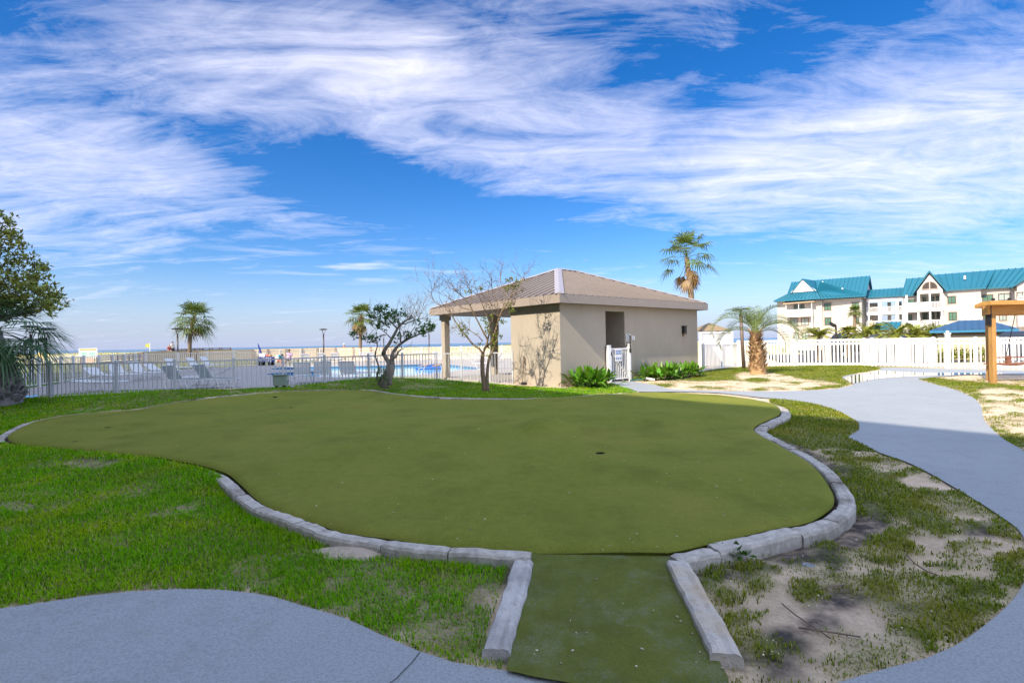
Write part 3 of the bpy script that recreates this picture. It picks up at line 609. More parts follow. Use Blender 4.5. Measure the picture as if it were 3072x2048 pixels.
def column(s, t):
    b = MB(); w = .13
    for q, (za, zb, ww) in enumerate(((.02, ZB-.22, w), (ZB-.22, ZB+.01, w+.05))):
        b.prism([hp(s-ww, t-ww, za), hp(s+ww, t-ww, za), hp(s+ww, t+ww, za), hp(s-ww, t+ww, za)], (0, 0, zb-za))
    b.build('column', M_stucco, house, bevel=.01)
for s, t_ in ((.15, 6.9), (2.75, 6.9), (5.3, 6.9), (7.95, 6.9)): column(s, t_)
# roof
C4 = [fp(0, 0, ZT), fp(LR, 0, ZT), fp(LR, LL, ZT), fp(0, LL, ZT)]; ZR = 4.43
A1, A2 = fp(RH, RH, ZR), fp(LR-RH, RH, ZR)
b = MB(); b.add(C4+[A1, A2], [(0, 1, 5, 4), (1, 2, 5), (2, 3, 4, 5), (3, 0, 4), (3, 2, 1, 0)])
def ribs(A, B, inward, sp=.3):
    d = (B-A); L = d.length; d.normalize(); k = int(L/sp)
    for i in range(1, k):
        u = i*L/k; m = min(u, L-u, RH)-.05
        if m < .15: continue
        p = A+d*u; q = p+inward*m+Vector((0, 0, (ZR-ZT)*m/RH)); nrm = Vector((-inward.x*(ZR-ZT), -inward.y*(ZR-ZT), RH)).normalized()
        b.bar(p+nrm*.012-inward*.03, q+nrm*.012, .026, .034, nrm)
ribs(C4[0], C4[1], HL, .30); ribs(C4[3], C4[0], HR, .36); ribs(C4[1], C4[2], -HR, .4); ribs(C4[2], C4[3], -HL, .4)
roof = b.build('roof', M_roof, house)
b = MB()
for p, q in ((C4[0], A1), (C4[1], A2), (C4[2], A2), (C4[3], A1), (A1, A2)):
    d = (q-p).normalized(); sd_ = d.cross(Vector((0, 0, 1))).normalized(); up2 = sd_.cross(d)
    if up2.z < 0: up2 = -up2
    w_ = .15 if p is C4[0] else .11
    o = up2*.055
    b.add([p-sd_*w_-up2*.0, p+o, p+sd_*w_, q-sd_*w_, q+o, q+sd_*w_], [(0, 1, 4, 3), (1, 2, 5, 4), (0, 2, 1), (3, 4, 5)])
b.build('hip_cap', M_cap, house)
b = MB(); e = .04
for p, q, nn in ((C4[0], C4[1], -HL), (C4[1], C4[2], HR), (C4[2], C4[3], HL), (C4[3], C4[0], -HR)):
    d = (q-p).normalized(); p2, q2 = p-d*e, q+d*(0)
    b.prism([p2+nn*e-Vector((0, 0, .012)), q2+nn*e-Vector((0, 0, .012)), q2-Vector((0, 0, .012)), p2-Vector((0, 0, .012))], (0, 0, ZB-ZT+.012))
b.build('fascia', M_fascia, house)
b = MB(); b.prism([fp(.001, .001, ZB+.03), fp(LR-.001, .001, ZB+.03), fp(LR-.001, LL-.001, ZB+.03), fp(.001, LL-.001, ZB+.03)], (0, 0, .03)); b.build('soffit', mat('soffit', (.20, .16, .13), rough=.8), house)
# wall lamp
sA, zA = onwall(2049, 989.5)
NN = Vector((HR.y, -HR.x, 0))
b = MB(); c = hp(sA, 0, zA)+NN*.06; b.box(c, (.17, .12, .27), HR); b.box(c+Vector((0, 0, .15)), (.23, .18, .03), HR); lamp_ = b.build('wall_lamp', M_dark, house)
b = MB(); b.box(c+NN*.062-Vector((0, 0, .16)), (.16, .004, .05), HR); b.box(hp(sA, 0, zA-.2)+NN*.004, (.13, .008, .12), HR); b.build('rust_stain', mat('rust', (.16, .07, .04), (.25, .15, .1), .9), house)
# notices on the wall
M_sign = mat('sign white', (.78, .78, .76), rough=.4); M_ink = mat('sign ink', (.08, .08, .09), rough=.6); M_blue = mat('sign blue', (.03, .13, .42), rough=.4)
def wallsign(px, py, wpx, hpx, label, rows):
    s, z = onwall(px, py); k = 18.6/F_; w, h = wpx*k/.72, hpx*k; root = thing('wall_sign', label, 'sign', hp(s, 0, z))
    b = MB(); b.box(hp(s, 0, z)+NN*.012, (w, .02, h), HR); b.build('panel', M_sign, root, bevel=.003)
    r = random.Random(int(px))
    for i in range(rows):
        zz_ = h*.42-h*.86*i/(rows-1); l = w*r.uniform(.5, .84) if i else w*.5
        b = MB(); b.box(hp(s-w*.42+l/2 if i else s, 0, z+zz_)+NN*.0235, (l, .003, h*.045 if i else h*.08), HR); b.build('text_line', M_ink, root)
wallsign(1884, 1013, 14.5, 23, 'larger white notice with lines of small print, right of the doorway above the gate', 9)
wallsign(1898.5, 1013.5, 10, 14, 'small white notice on the stucco wall, right of the larger notice', 5)
# gate in front of the doorway
gt = thing('picket_gate', 'white metal picket gate with a blue pictogram sign across the pool house doorway', 'gate', hp((s0+s1)/2, 0, 0)+NN*.1)
def gp(s, z, n=.1): return hp(s, 0, z)+NN*n
g0, g1 = s0+.02, s1+.1; zg = 1.22
for s, ww, zt_ in ((g0, .13, 1.27), (g1, .10, 1.30)):
    b = MB(); b.box(gp(s, zt_/2-.02), (ww, .10, zt_+.04), HR); b.box(gp(s, zt_+.005), (ww+.02, .12, .03), HR); b.build('gate_post', M_white, gt, bevel=.006)
b = MB(); a0, a1 = g0+.12, g1-.09
for z in (.12, zg-.06): b.box(gp((a0+a1)/2, z), (a1-a0, .035, .045), HR)
for s in (a0, a1): b.box(gp(s, (zg)/2+.03), (.045, .04, zg-.08), HR)
for i in range(1, 9): b.box(gp(a0+(a1-a0)*i/9, zg/2+.03), (.03, .022, zg-.15), HR)
b.bar(gp(a0+.02, zg-.2, .128), gp(a1-.04, .14, .128), .03, .02); b.build('gate_leaf', M_white, gt)
for z in (.35, zg-.22): b = MB(); b.box(gp(g0+.08, z, .12), (.06, .06, .12), HR); b.build('hinge', M_dark, gt)
b = MB(); b.tube([gp(g1-.02, 1.02, .17), gp(g1-.02, 1.62, .17)], .022); b.box(gp(g1-.02, 1.08, .17), (.07, .05, .14), HR); b.build('latch', M_dark, gt)
b = MB(); b.box(gp(a0+.36, .93, .135), (.36, .012, .4), HR); sgn = b.build('gate_sign', M_sign, gt)
for i in range(3):
    b = MB(); b.box(gp(a0+.25+i*.11, 1.035, .1425), (.085, .003, .13), HR); b.build('pictogram', M_blue, sgn); b = MB(); b.box(gp(a0+.25+i*.11, .83, .1425), (.07, .003, .07), HR); b.build('pictogram', M_blue, sgn)
    b = MB(); b.box(gp(a0+.25+i*.11, 1.03, .1455), (.03, .003, .07), HR); b.build('figure_mark', M_sign, sgn); b = MB(); b.box(gp(a0+.25+i*.11, .83, .1455), (.035, .003, .022), HR); b.build('figure_mark', M_sign, sgn)
# stand pipe at the left wall
q0 = hp(0, 1.72, 0)-HR*.12; zb_ = float(gz(q0.x, q0.y))
sp_ = thing('standpipe', 'thin rusty standpipe with a tap and wire, beside the lit stucco wall', 'standpipe', (q0.x, q0.y, zb_))
b = MB(); b.tube([q0+Vector((0, 0, zb_-.05)), q0+Vector((.03, 0, .45)), q0+Vector((.06, .0, .86))], .017); b.box(q0+Vector((.06, 0, .80)), (.05, .05, .16)); b.ball(q0+Vector((.06, 0, .93)), .035); b.build('pipe', mat('rusty iron', (.10, .07, .05), (.2, .13, .08), .8, 30.), sp_)
b = MB(); b.tube([q0+Vector((.06+.16*math.sin(t*1.6)*1.0, 0, .62-.55*t/1.9)) for t in np.linspace(0, 1.9, 14)], .006); b.ball(q0+Vector((.04, 0, zb_+.05)), .08, sc3=(1.4, 1, .6)); b.build('wire', M_dark, sp_)
# hose end by the gate
q1 = P(1925, 1143); hz = thing('hose', 'green hose end and white pipe at the foot of the pool house wall', 'hose', q1)
b = MB(); b.tube([q1+Vector((-.42, -.05, .03)), q1+Vector((-.2, .02, .05)), q1+Vector((.1, -.05, .05))], .035, 8); b.build('hose_end', mat('hose green', (.02, .10, .06), rough=.4), hz)
b = MB(); b.tube([q1+Vector((.12, .1, .1)), q1+Vector((.42, -.12, .05))], .04, 8); b.build('pipe', M_white, hz)
# ------------------------------------------------------------------ the tall block behind the viewer whose shadow covers the green
e_ = Vector((.605, -.796, 0)); n_ = Vector((-.796, -.605, 0)); HB = 15.; dsp = Vector((.669, .743, 0))*HB/math.tan(R_(37.5))
c0 = Vector((-22., 44., 0))-dsp; c0 = Vector((2.78, 12.75, 0))-dsp-e_*(40.6)
tb = thing('apartment_tower', 'long multi storey resort block standing behind the viewer, its shadow lying over the green', 'building', c0)
b = MB(); b.prism([c0+Vector((0, 0, -.3)), c0+e_*75+Vector((0, 0, -.3)), c0+e_*75+n_*16+Vector((0, 0, -.3)), c0+n_*16+Vector((0, 0, -.3))], (0, 0, HB+.3)); b.build('wall', mat('tower stucco', (.50, .46, .40), (.46, .42, .37), .9, 1.), tb)
for f in range(5):
    b = MB(); z = f*3.; b.prism([c0-n_*1.2+Vector((0, 0, z+2.85)), c0+e_*75-n_*1.2+Vector((0, 0, z+2.85)), c0+e_*75-n_*.003+Vector((0, 0, z+2.85)), c0-n_*.003+Vector((0, 0, z+2.85))], (0, 0, .15))
    if f < 4: b.build('balcony_slab', M_white, tb)
    for i in range(18):
        if f+i == 0: b = MB(); b.box(c0+e_*2.5-n_*.02+Vector((0, 0, 1.4)), (2.2, .05, 2.0), e_); tw0 = b.build('window', mat('tower glass', (.05, .07, .08), rough=.1), tb)
        else: o = tw0.copy(); o.location = e_*(4*i)+Vector((0, 0, z)); COL.objects.link(o)
# ------------------------------------------------------------------ fences
def fence(name, label, pts, zb, zt, mat_, post_w=.06, pk=(.02, .02), gap=.115, bay=1.83, rails=2, group='fences around the pool', posts_at=None, rail_h=.04, lowgap=.08, cap=.03, zfun=None):
    pts = [Vector((p[0], p[1], 0)) for p in pts]; root = thing(name, label, 'fence', (pts[0].x, pts[0].y, zb), group=group)
    P_ = []
    if posts_at: P_ = pts
    else:
        for a, c in zip(pts[:-1], pts[1:]):
            k = max(1, round((c-a).length/bay)); P_ += [a.lerp(c, i/k) for i in range(k)]
        P_.append(pts[-1])
    for i, p in enumerate(P_):
        b = MB(); d = (P_[min(i+1, len(P_)-1)]-P_[max(i-1, 0)]).normalized()
        b.box(p+Vector((0, 0, (zb+zt)/2+.01)), (post_w, post_w, zt-zb+.06), d); 
        b.add([tuple(p+d*sx_*(post_w/2+.008)+d.cross(Vector((0, 0, 1)))*sy_*(post_w/2+.008)+Vector((0, 0, zt+.042))) for sx_, sy_ in ((-1, -1), (1, -1), (1, 1), (-1, 1))]+[tuple(p+Vector((0, 0, zt+.042+cap)))], [(0, 1, 4), (1, 2, 4), (2, 3, 4), (3, 0, 4), (3, 2, 1, 0)])
        b.build('post', mat_, root)
    for a, c in zip(P_[:-1], P_[1:]):
        b = MB(); d = (c-a); L = d.length; d.normalize(); m_ = (a+c)/2; w_ = max(pk[1]+.012, .03)
        zs = [zt-.02, zb+lowgap+.03] if rails == 2 else [zt-.02, zb+.12, zt-.2]
        for z in zs: b.box(m_+Vector((0, 0, z)), (L-post_w-.004, w_, rail_h), d)
        k = max(1, int((L-post_w)/gap)); 
        for i in range(k):
            p = a+d*(post_w/2+(L-post_w)*(i+.5)/k); b.box(p+Vector((0, 0, (zt-.042+zb+lowgap)/2)), (pk[0], pk[1], zt-.042-zb-lowgap), d)
        b.build('panel', mat_, root)
    return root
fence('pool_fence', 'grey metal picket fence with square posts between the lawn mound and the pool deck', [(p.x, p.y) for p in FEN[1:]], -.12, 1.11, M_alu, posts_at=True, pk=(.018, .018))
M_cream = mat('cream vinyl', (.74, .68, .58), (.68, .62, .52), .5, 1.)
fence('side_fence', 'white vinyl picket fence receding along the left deck edge beside the sunlit lawn', [(-18.5, 14.4), (-20., 20.4), (-21.4, 24.2), (-23., 27.4), (-26., 36.2)], ZD, 1.13, M_vinyl, .11, (.03, .022), .21, 1.9)
fence('beach_fence', 'long cream picket fence along the far deck edge in front of the dunes', [(-26., 36.2), (-21.5, 43.2), (-17., 49.8), (-11., 50.9), (-1., 49.7), (10., 49.)], ZD, 1.13, M_cream, .11, (.04, .03), .135, 1.9)
X2 = lambda px, Y: (xat(px, Y, .5), Y)
fence('side_gate', 'thin grey picket gate section between the pool house corner and the lamp post', [X2(2108, 22.9), X2(2112, 23.3), X2(2165, 24.4), X2(2212, 25.6)], -.05, 1.18, M_white, .07, (.022, .02), .12, 2.2)
fence('picket_fence', 'bright white vinyl picket fence behind the stubby feather palm', [X2(2216, 26.6), X2(2382, 26.1), X2(2481, 25.5), X2(2593, 24.9), X2(2617, 24.7), X2(2705, 23.8), X2(2800, 22.6)], -.03, 1.29, M_vinyl, .13, (.078, .03), .15, 2.4, 3, group='white vinyl fences by the path', rail_h=.1, lowgap=.03)
fence('picket_fence', 'white picket fence with a tall ball topped post in front of the yellow blue-roofed hut', [X2(2800, 22.6), X2(2844, 21.9), X2(2928, 21.2), X2(2990, 20.7), X2(3090, 20.)], -.03, 1.27, M_vinyl, .13, (.05, .03), .16, 2.4, 3, group='white vinyl fences by the path', rail_h=.08, lowgap=.03)
fence('picket_fence', 'second white fence seen through the gaps of the nearer one, along the parking area', [X2(2590, 31.5), X2(2800, 30.)], -.65, 1.22, M_vinyl, .13, (.09, .03), .135, 2.4, 3, group='white vinyl fences by the path', rail_h=.1)
fence('picket_fence', 'white picket fence at the right edge of the photo behind the swing seat', [X2(2992, 29), X2(3140, 27)], -.3, 1.2, M_vinyl, .13, (.07, .03), .16, 2.4, 3, group='white vinyl fences by the path', rail_h=.1)
# tall ball post
b = MB(); p = Vector((*X2(2844, 21.84), 0)); b.box(p+Vector((0, 0, .72)), (.13, .13, 1.5)); b.box(p+Vector((0, 0, 1.485)), (.17, .17, .05)); b.ball(p+Vector((0, 0, 1.56)), .06)
prop(b.build('gate_post', M_vinyl), 'tall white square post with a ball cap in the white fence before the yellow hut', 'post')
# lattice screen and brown kiosk roof
root = thing('lattice_screen', 'white privacy screen topped with lattice, right of the pool house', 'screen', (*X2(2140, 27.5), 0))
p0, p1 = Vector((*X2(2103, 27.2), 0)), Vector((*X2(2196, 27.9), 0)); d = (p1-p0).normalized(); L = (p1-p0).length
b = MB(); b.box((p0+p1)/2+Vector((0, 0, .62)), (L, .05, 1.3), d); b.build('panel', M_vinyl, root)
b = MB(); z0, z1 = 1.30, 1.78
for z in (z0, z1): b.box((p0+p1)/2+Vector((0, 0, z)), (L, .07, .07), d)
for q in (p0, p1): b.box(q+Vector((0, 0, .85)), (.12, .12, 1.95), d)
b.build('frame', M_vinyl, root)
b = MB(); n = int(L/.11)
for i in range(-4, n+1):
    for sg in (1, -1):
        a = max(0, i*.11 if sg > 0 else i*.11); x0, x1 = i*.11, i*.11+(z1-z0)
        za, zb_ = (z0, z1) if sg > 0 else (z1, z0)
        if x0 < 0: za += (za < zb_ or -1)*0+(zb_-za)*(-x0)/(x1-x0); x0 = 0
        if x1 > L: zb_ = za+(zb_-za)*(L-x0)/(x1-x0); x1 = L
        if x1-x0 > .05: b.bar(p0+d*x0+Vector((0, 0, za))+d.cross(Vector((0, 0, 1)))*.006*sg, p0+d*x1+Vector((0, 0, zb_))+d.cross(Vector((0, 0, 1)))*.006*sg, .01, .035)
b.build('lattice', M_vinyl, root)
kc_ = Vector((xat(2128, 36, 2), 36, 0)); ks = thing('kiosk', 'small beach kiosk with a brown hipped thatch roof behind the white lattice', 'kiosk', kc_)
b = MB(); zE, zA = 1.99, 2.58; b.add([kc_+Vector((x*1.15, y*1.15, zE)) for x, y in ((-1, -1), (1, -1), (1, 1), (-1, 1))]+[kc_+Vector((0, 0, zA))], [(0, 1, 4), (1, 2, 4), (2, 3, 4), (3, 0, 4), (3, 2, 1, 0)]); b.build('roof', mat('thatch', (.30, .22, .12), (.17, .12, .07), .9, 12., .6, 30., stretch=(1, 1, 4)), ks)
b = MB()
for x, y in ((-1, -1), (1, -1), (1, 1), (-1, 1)): b.box(kc_+Vector((x, y, .85)), (.12, .12, 2.3))
b.build('post', mat('kiosk wood', (.25, .18, .11), rough=.8), ks)
# ------------------------------------------------------------------ far wooden walls and the beach boardwalk
M_wood = mat('pale boards', (.60, .47, .32), (.50, .38, .25), .8, 2., .4, 12., stretch=(1, 1, 6)); M_brown = mat('weathered wood', (.16, .095, .055), (.26, .16, .09), .85, 3., .4, 20.)
wl = thing('board_fence', 'pale horizontal board fence with dark posts behind the cream picket fence', 'fence', (xat(770, 53, 0), 53, 0))
WP = [Vector((xat(px, Y, .5), Y, 0)) for px, Y in ((430, 45.5), (590, 49.5), (760, 53.2), (805, 53.6), (860, 54), (907, 54.3), (954, 54.6), (1008, 55), (1060, 55), (1112, 55.2), (1190, 55.3))]
b = MB()
for a, c in zip(WP[:-1], WP[1:]):
    d = (c-a).normalized()
    for i in range(6): b.box((a+c)/2+Vector((0, 0, .22+i*.185)), ((c-a).length-.02, .03, .165), d)
b.build('board_panel', M_wood, wl)
for p in WP: b = MB(); b.box(p+Vector((0, -.1, .5)), (.16, .12, 1.4)); b.build('post', M_brown, wl)
bw = thing('boardwalk', 'brown wooden boardwalk ramp with handrails leading over the dunes to the beach', 'boardwalk', (xat(600, 62, 1), 62, 0))
BW = [aty(px, py, Y) for px, py, Y in ((300, 1066, 50), (400, 1061, 53), (519, 1049.5, 58), (570, 1045, 60), (658, 1043.2, 63))]
b = MB()
for off_ in (Vector((0, 0, 0)), Vector((.6, 1.5, 0))):
    for a, c in zip(BW[:-1], BW[1:]):
        b.bar(a+off_, c+off_, .14, .06); 
        for dz in (.22, .42): b.bar(a+off_-Vector((0, 0, dz)), c+off_-Vector((0, 0, dz)), .04, .1)
        n = max(1, int((c-a).length/1.0))
        for i in range(n+1): q = a.lerp(c, i/n)+off_; b.box(q-Vector((0, 0, .72)), (.1, .1, 1.4))
b.build('handrail', M_brown, bw)
b = MB()
for a, c in zip(BW[:-1], BW[1:]):
    o1 = Vector((0, 0, -.62)); o2 = Vector((.6, 1.5, -.62)); b.add([a+o1, c+o1, c+o2, a+o2, a+o1-Vector((0, 0, .2)), c+o1-Vector((0, 0, .2)), c+o2-Vector((0, 0, .2)), a+o2-Vector((0, 0, .2))], [(0, 1, 2, 3), (7, 6, 5, 4), (0, 4, 5, 1), (1, 5, 6, 2), (2, 6, 7, 3), (3, 7, 4, 0)])
b.build('deck_boards', M_brown, bw)
# ------------------------------------------------------------------ blue roofed condominiums on the right
CO = Vector((50, 97.3, 0)); CA = Vector((.757, -.653, 0)); CN = Vector((-.653, -.757, 0)); GZ = -.65
def cf(px, py, off=0.):
    a, b = lev(px, py); Y = (off+CO.dot(CN))/(a*CN.x+CN.y); p = Vector((a*Y, Y, H_-b*Y)); return (p-CO).dot(CA), p.z
def cw(s, off, z): p = CO+CA*s+CN*off; return Vector((p.x, p.y, z))
def cp(px, py, off): s, z = cf(px, py, off); return cw(s, off, z)
M_side = siding('cream lap siding', (.52, .485, .435), (.49, .455, .405), .22); M_side2 = siding('pale siding', (.56, .54, .51), (.53, .51, .48), .22)
M_br = mat('blue metal roof', (.005, .118, .178), (.004, .105, .16), .5, .6, .05, 3.); M_br2 = mat('deep blue metal roof', (.03, .085, .175), (.026, .075, .155), .5, .8)
M_trim = mat('window surround', (.46, .38, .33), rough=.7); M_wf = mat('bronze frame', (.05, .032, .022), rough=.4)
M_gl = mat('green glass', (.10, .20, .13), (.07, .13, .10), .12, .6, spec=.9); M_gl2 = mat('curtained glass', (.42, .46, .42), (.20, .26, .24), .15, .8)
M_darkin = mat('dark interior', (.05, .045, .04), rough=.8)
def cbox(b, s0, s1, o0, o1, z0, z1): b.prism([cw(s0, o0, z0), cw(s1, o0, z0), cw(s1, o1, z0), cw(s0, o1, z0)], (0, 0, z1-z0))
def poly(b, pts, thick=.22):
    v = [Vector(p) for p in pts]; n = len(v); dn = Vector((0, 0, -thick))
    b.add(v+[p+dn for p in v], [tuple(range(n)), tuple(range(n, 2*n))[::-1]]+[(i, i+n, (i+1) % n+n, (i+1) % n) for i in range(n)])
def seams(b, e0, e1, t0, t1, sp=.62, r=.06):
    """standing seams from eave e0-e1 up to ridge t0-t1"""
    n = max(2, int((e1-e0).length/sp))
    for i in range(n+1):
        t = i/n; p, q = e0.lerp(e1, t), t0.lerp(t1, t)
        if (q-p).length > .3: b.bar(p+Vector((0, 0, .03)), q+Vector((0, 0, .04)), r, .15)
def window(par, x0, y0, x1, y1, off, gl=None, mull=1, trim=True):
    sa, za = cf(x0, (y0+y1)/2, off); sb, _ = cf(x1, (y0+y1)/2, off); xm = (x0+x1)/2; _, zt = cf(xm, y0, off); _, zb = cf(xm, y1, off)
    w, h = sb-sa, zt-zb; c = cw((sa+sb)/2, off, (zt+zb)/2); b = MB(); t_ = .085
    if trim:
        b2 = MB()
        for dx, dz, ww, hh in ((0, h/2+.09, w+.36, .18), (0, -h/2-.07, w+.36, .14), (-w/2-.09, 0, .18, h), (w/2+.09, 0, .18, h)): b2.box(c+CA*dx+Vector((0, 0, dz))+CN*.02, (ww, .06, hh), CA)
    for dx, dz, ww, hh in ((0, h/2-t_/2, w, t_), (0, -h/2+t_/2, w, t_), (-w/2+t_/2, 0, t_, h-2*t_), (w/2-t_/2, 0, t_, h-2*t_)): b.box(c+CA*dx+Vector((0, 0, dz))+CN*.03, (ww, .1, hh), CA)
    for i in range(mull): b.box(c+CA*(w*((i+1)/(mull+1)-.5))+CN*.03, (.07, .09, h-2*t_), CA)
    f = b.build('window', M_wf, par)
    if trim: b2.build('window_trim', M_trim, f)
    b = MB(); b.box(c+CN*.025, (w-2*t_, .03, h-2*t_), CA); b.build('pane', gl or M_gl, f)
def railing(par, s0, s1, off, zb, zt, gap=.16, ret=0., mesh_panels=0, name='railing'):
    b = MB(); L = s1-s0
    for z in (zb+.05, zt): b.prism([cw(s0, off, z), cw(s1, off, z), cw(s1, off+.08, z), cw(s0, off+.08, z)], (0, 0, .09))
    n = int(L/gap)
    for i in range(n+1): b.box(cw(s0+L*i/n, off+.04, (zb+zt)/2+.05), (.06, .04, zt-zb), CA)
    for i in range(mesh_panels): b.box(cw(s0+L*(i+.5)/(mesh_panels+1), off+.05, (zb+zt)/2+.05), (L/(mesh_panels+1)*.86, .03, zt-zb-.1), CA)
    if ret: 
        for s in (s0, s1):
            for z in (zb+.05, zt): b.box(cw(s, off-ret/2, z+.045), (.07, ret, .09), CA)
            for i in range(int(ret/gap)): b.box(cw(s, off-ret*(i+.5)/int(ret/gap), (zb+zt)/2+.05), (.05, .05, zt-zb), CA)
    b.build(name, M_white, par)
# ---- left condominium
c1 = thing('condominium', 'left three storey cream building with a turquoise roof and a white triangular gablet', 'building', cw(7, 0, GZ), group='blue roofed condominiums')
sL, zE = cf(2331, 902, 0); sM, _ = cf(2464, 893, 0); sR, _ = cf(2584, 890, -.3); zE = 8.3
b = MB(); cbox(b, sL, sM, 0, -10, GZ-.3, zE); cbox(b, sM+.003, sR, -.3, -10.3, GZ-.3, zE); b.build('wall', M_side, c1)
b = MB(); b.box(cw(sM, .04, (zE+GZ)/2), (.22, .1, zE-GZ), CA); b.build('corner_board', M_side2, c1); b = MB(); b.box(cw(sR-.1, -.28, (zE+GZ)/2), (.2, .08, zE-GZ), CA); b.build('corner_board', M_side2, c1); b = MB(); b.box(cw((sM+sR)/2, -.27, zE-.22), (sR-sM-.4, .07, .44), CA); b.build('frieze_board', M_side2, c1)
R1, R0 = cp(2611, 827, -5.2), cp(2376, 847, -5.2); zr = R1.z
r1s = (R1-CO).dot(CA); r0s = (R0-CO).dot(CA)
rl, rr_ = cw(r0s, -5.2, zr), cw(r1s, -5.2, zr)
el, er = cw(r0s, .5, zE-.05), cw(r1s-.1, .5, zE-.05); bl, br = cw(r0s, -10.9, zE-.05), cw(r1s, -10.9, zE-.05)
b = MB(); poly(b, [el, er, rr_, rl]); poly(b, [br, bl, rl, rr_]); seams(b, el, er, rl, rr_)
mainroof = b.build('roof', M_br, c1)
b = MB(); b.prism([cw(r1s-.5, .1, zE-.3), cw(r1s-.5, -10.5, zE-.3), cw(r1s-.5, -5.2, zr-.25)], CA*.12); b.build('gable', M_side2, c1)
E1, E2, E3 = cw(cf(2322, 900, 1)[0], 1.3, zE), cw(cf(2464, 890, 1)[0], 1.5, zE+.02), cw(cf(2596, 884, 1)[0], .9, zE+.02)
G1_, G2_, G3_ = cp(2373, 878, .2), cp(2450, 872, .2), cp(2408, 836, .3); AP = cp(2447, 842, -4.2); BL_ = cw(cf(2322, 900, 1)[0]+.3, -6, zE)
b = MB(); poly(b, [E1, E2, G2_, G1_], .16); poly(b, [E2, E3, AP, G2_], .16); poly(b, [G3_+CN*.4, G2_+CN*.4-Vector((0, 0, .2)), AP-Vector((0, 0, .9))+CA*.6, AP], .14); poly(b, [BL_, E1, G1_, AP-CA*2.2-Vector((0, 0, .9))], .14); poly(b, [G1_+CN*.4-Vector((0, 0, .2)), G3_+CN*.4, AP, AP-CA*2.6-Vector((0, 0, 1.2))], .14)
seams(b, E1, E2, G1_, G2_, .6); seams(b, E2, E3, G2_, AP.lerp(E3, .1), .55); b.build('roof', M_br, c1)
b = MB(); b.prism([G1_+CN*.1, G2_+CN*.1, G3_+CN*.1-Vector((0, 0, .25))], CN*.1); b.build('gablet', M_white, c1)
for px, py, of in ((2468, 848, -3.6), (2527, 868, -1.2)): b = MB(); b.lathe([(.14, -.3), (.14, .1), (.2, .12), (.05, .25)], 10, cp(px, py, of)); b.build('roof_vent', M_white, c1)
for a_w in ((2472.5, 909, 2493, 931), (2556, 907, 2577, 930), (2474, 952, 2494, 975), (2563, 950, 2578, 972)): window(c1, *a_w, -.3)
for a_w in ((2372, 954, 2393, 977), (2404, 953, 2426, 976), (2381, 997, 2396, 1020), (2406, 997, 2428, 1020)): window(c1, *a_w, 0, M_gl2)
for a_w in ((2381, 914, 2393, 933), (2397, 913, 2413, 933)): window(c1, *a_w, 0, M_gl, 1, False)
sa, _ = cf(2357, 940, 1.4); sb, _ = cf(2436, 936, 1.4); _, zf = cf(2400, 944, 1.4); _, zrl = cf(2400, 929, 1.4)
b = MB(); cbox(b, sa, sb, .003, 1.4, zf-.35, zf); b.build('balcony', M_white, c1); railing(c1, sa, sb, 1.35, zf, zrl, .17, 1.2)
for s in (sa+.05, (sa+sb)/2, sb-.05): b = MB(); b.box(cw(s, 1.3, zf+1.1), (.1, .1, 2.2), CA); b.build('balcony_post', M_white, c1)
b = MB(); b.box(cw(sb-.05, 1.3, (zf+GZ)/2-.15), (.14, .14, zf-GZ-.4), CA); b.build('balcony_post', M_white, c1)
b = MB(); poly(b, [cw(sa-.4, 1.7, zf+2.15), cw(sb+.4, 1.7, zf+2.3), cw(sb+.4, .003, zf+2.65), cw(sa-.4, .003, zf+2.55)], .08); b.build('awning', mat('tan awning', (.52, .38, .24), rough=.8), c1)
# ---- gallery
gl_ = thing('gallery', 'open two level walkway gallery with white railings linking the two blue roofed buildings', 'gallery', cw(17, -3, GZ))
ga, gb = cf(2606, 892, -2.5)[0]-.3, cf(2712, 884, -2.5)[0]; _, zge = cf(2660, 888, -2.5); 
b = MB(); e0, e1 = cw(ga, -2.1, zge), cw(gb, -2.1, zge); t0, t1 = cw(ga, -5, zge+1.45), cw(gb, -5, zge+1.45); poly(b, [e0, e1, t1, t0]); poly(b, [cw(gb, -8, zge), cw(ga, -8, zge), t0, t1]); seams(b, e0, e1, t0, t1, .55); b.build('roof', M_br, gl_)
b = MB(); zs_ = [cf(2660, y, -2.5)[1] for y in (889, 903, 937, 943, 979, 987)]
cbox(b, ga, gb, -2.5, -2.8, zs_[1], zs_[0]-.2); cbox(b, ga, gb, -2.5, -7, zs_[3], zs_[2]); cbox(b, ga, gb, -2.5, -7, zs_[5], zs_[4]); b.build('floor_slab', M_white, gl_)
for px in (2606, 2640, 2692, 2710):
    s = cf(px, 920, -2.5)[0]; b = MB(); b.box(cw(s, -2.65, (zs_[1]+GZ)/2), (.42 if 2610 < px < 2700 else .2, .34, zs_[1]-GZ), CA); b.build('column', M_white, gl_)
for s in (cf(2628, 920, -7)[0], cf(2668, 920, -7)[0], cf(2700, 920, -7)[0]):
    b = MB(); b.box(cw(s, -6.85, (zs_[1]+GZ)/2), (.5, .3, zs_[1]-GZ), CA); b.build('rear_post', M_side, gl_)
railing(gl_, ga, gb, -2.45, zs_[2], cf(2660, 921, -2.5)[1], .17); railing(gl_, ga, gb, -2.45, zs_[4], cf(2660, 963, -2.5)[1], .17); railing(gl_, ga, gb, -6.9, zs_[2], zs_[2]+1.05, .17)
b = MB(); cbox(b, ga+.05, ga+3.4, -6.5, -6.8, GZ, zs_[4]-.01); cbox(b, ga+.03, ga+1.0, -6.4, -6.6, zs_[4]+.01, zs_[1]); b.build('rear_wall', M_side, gl_)
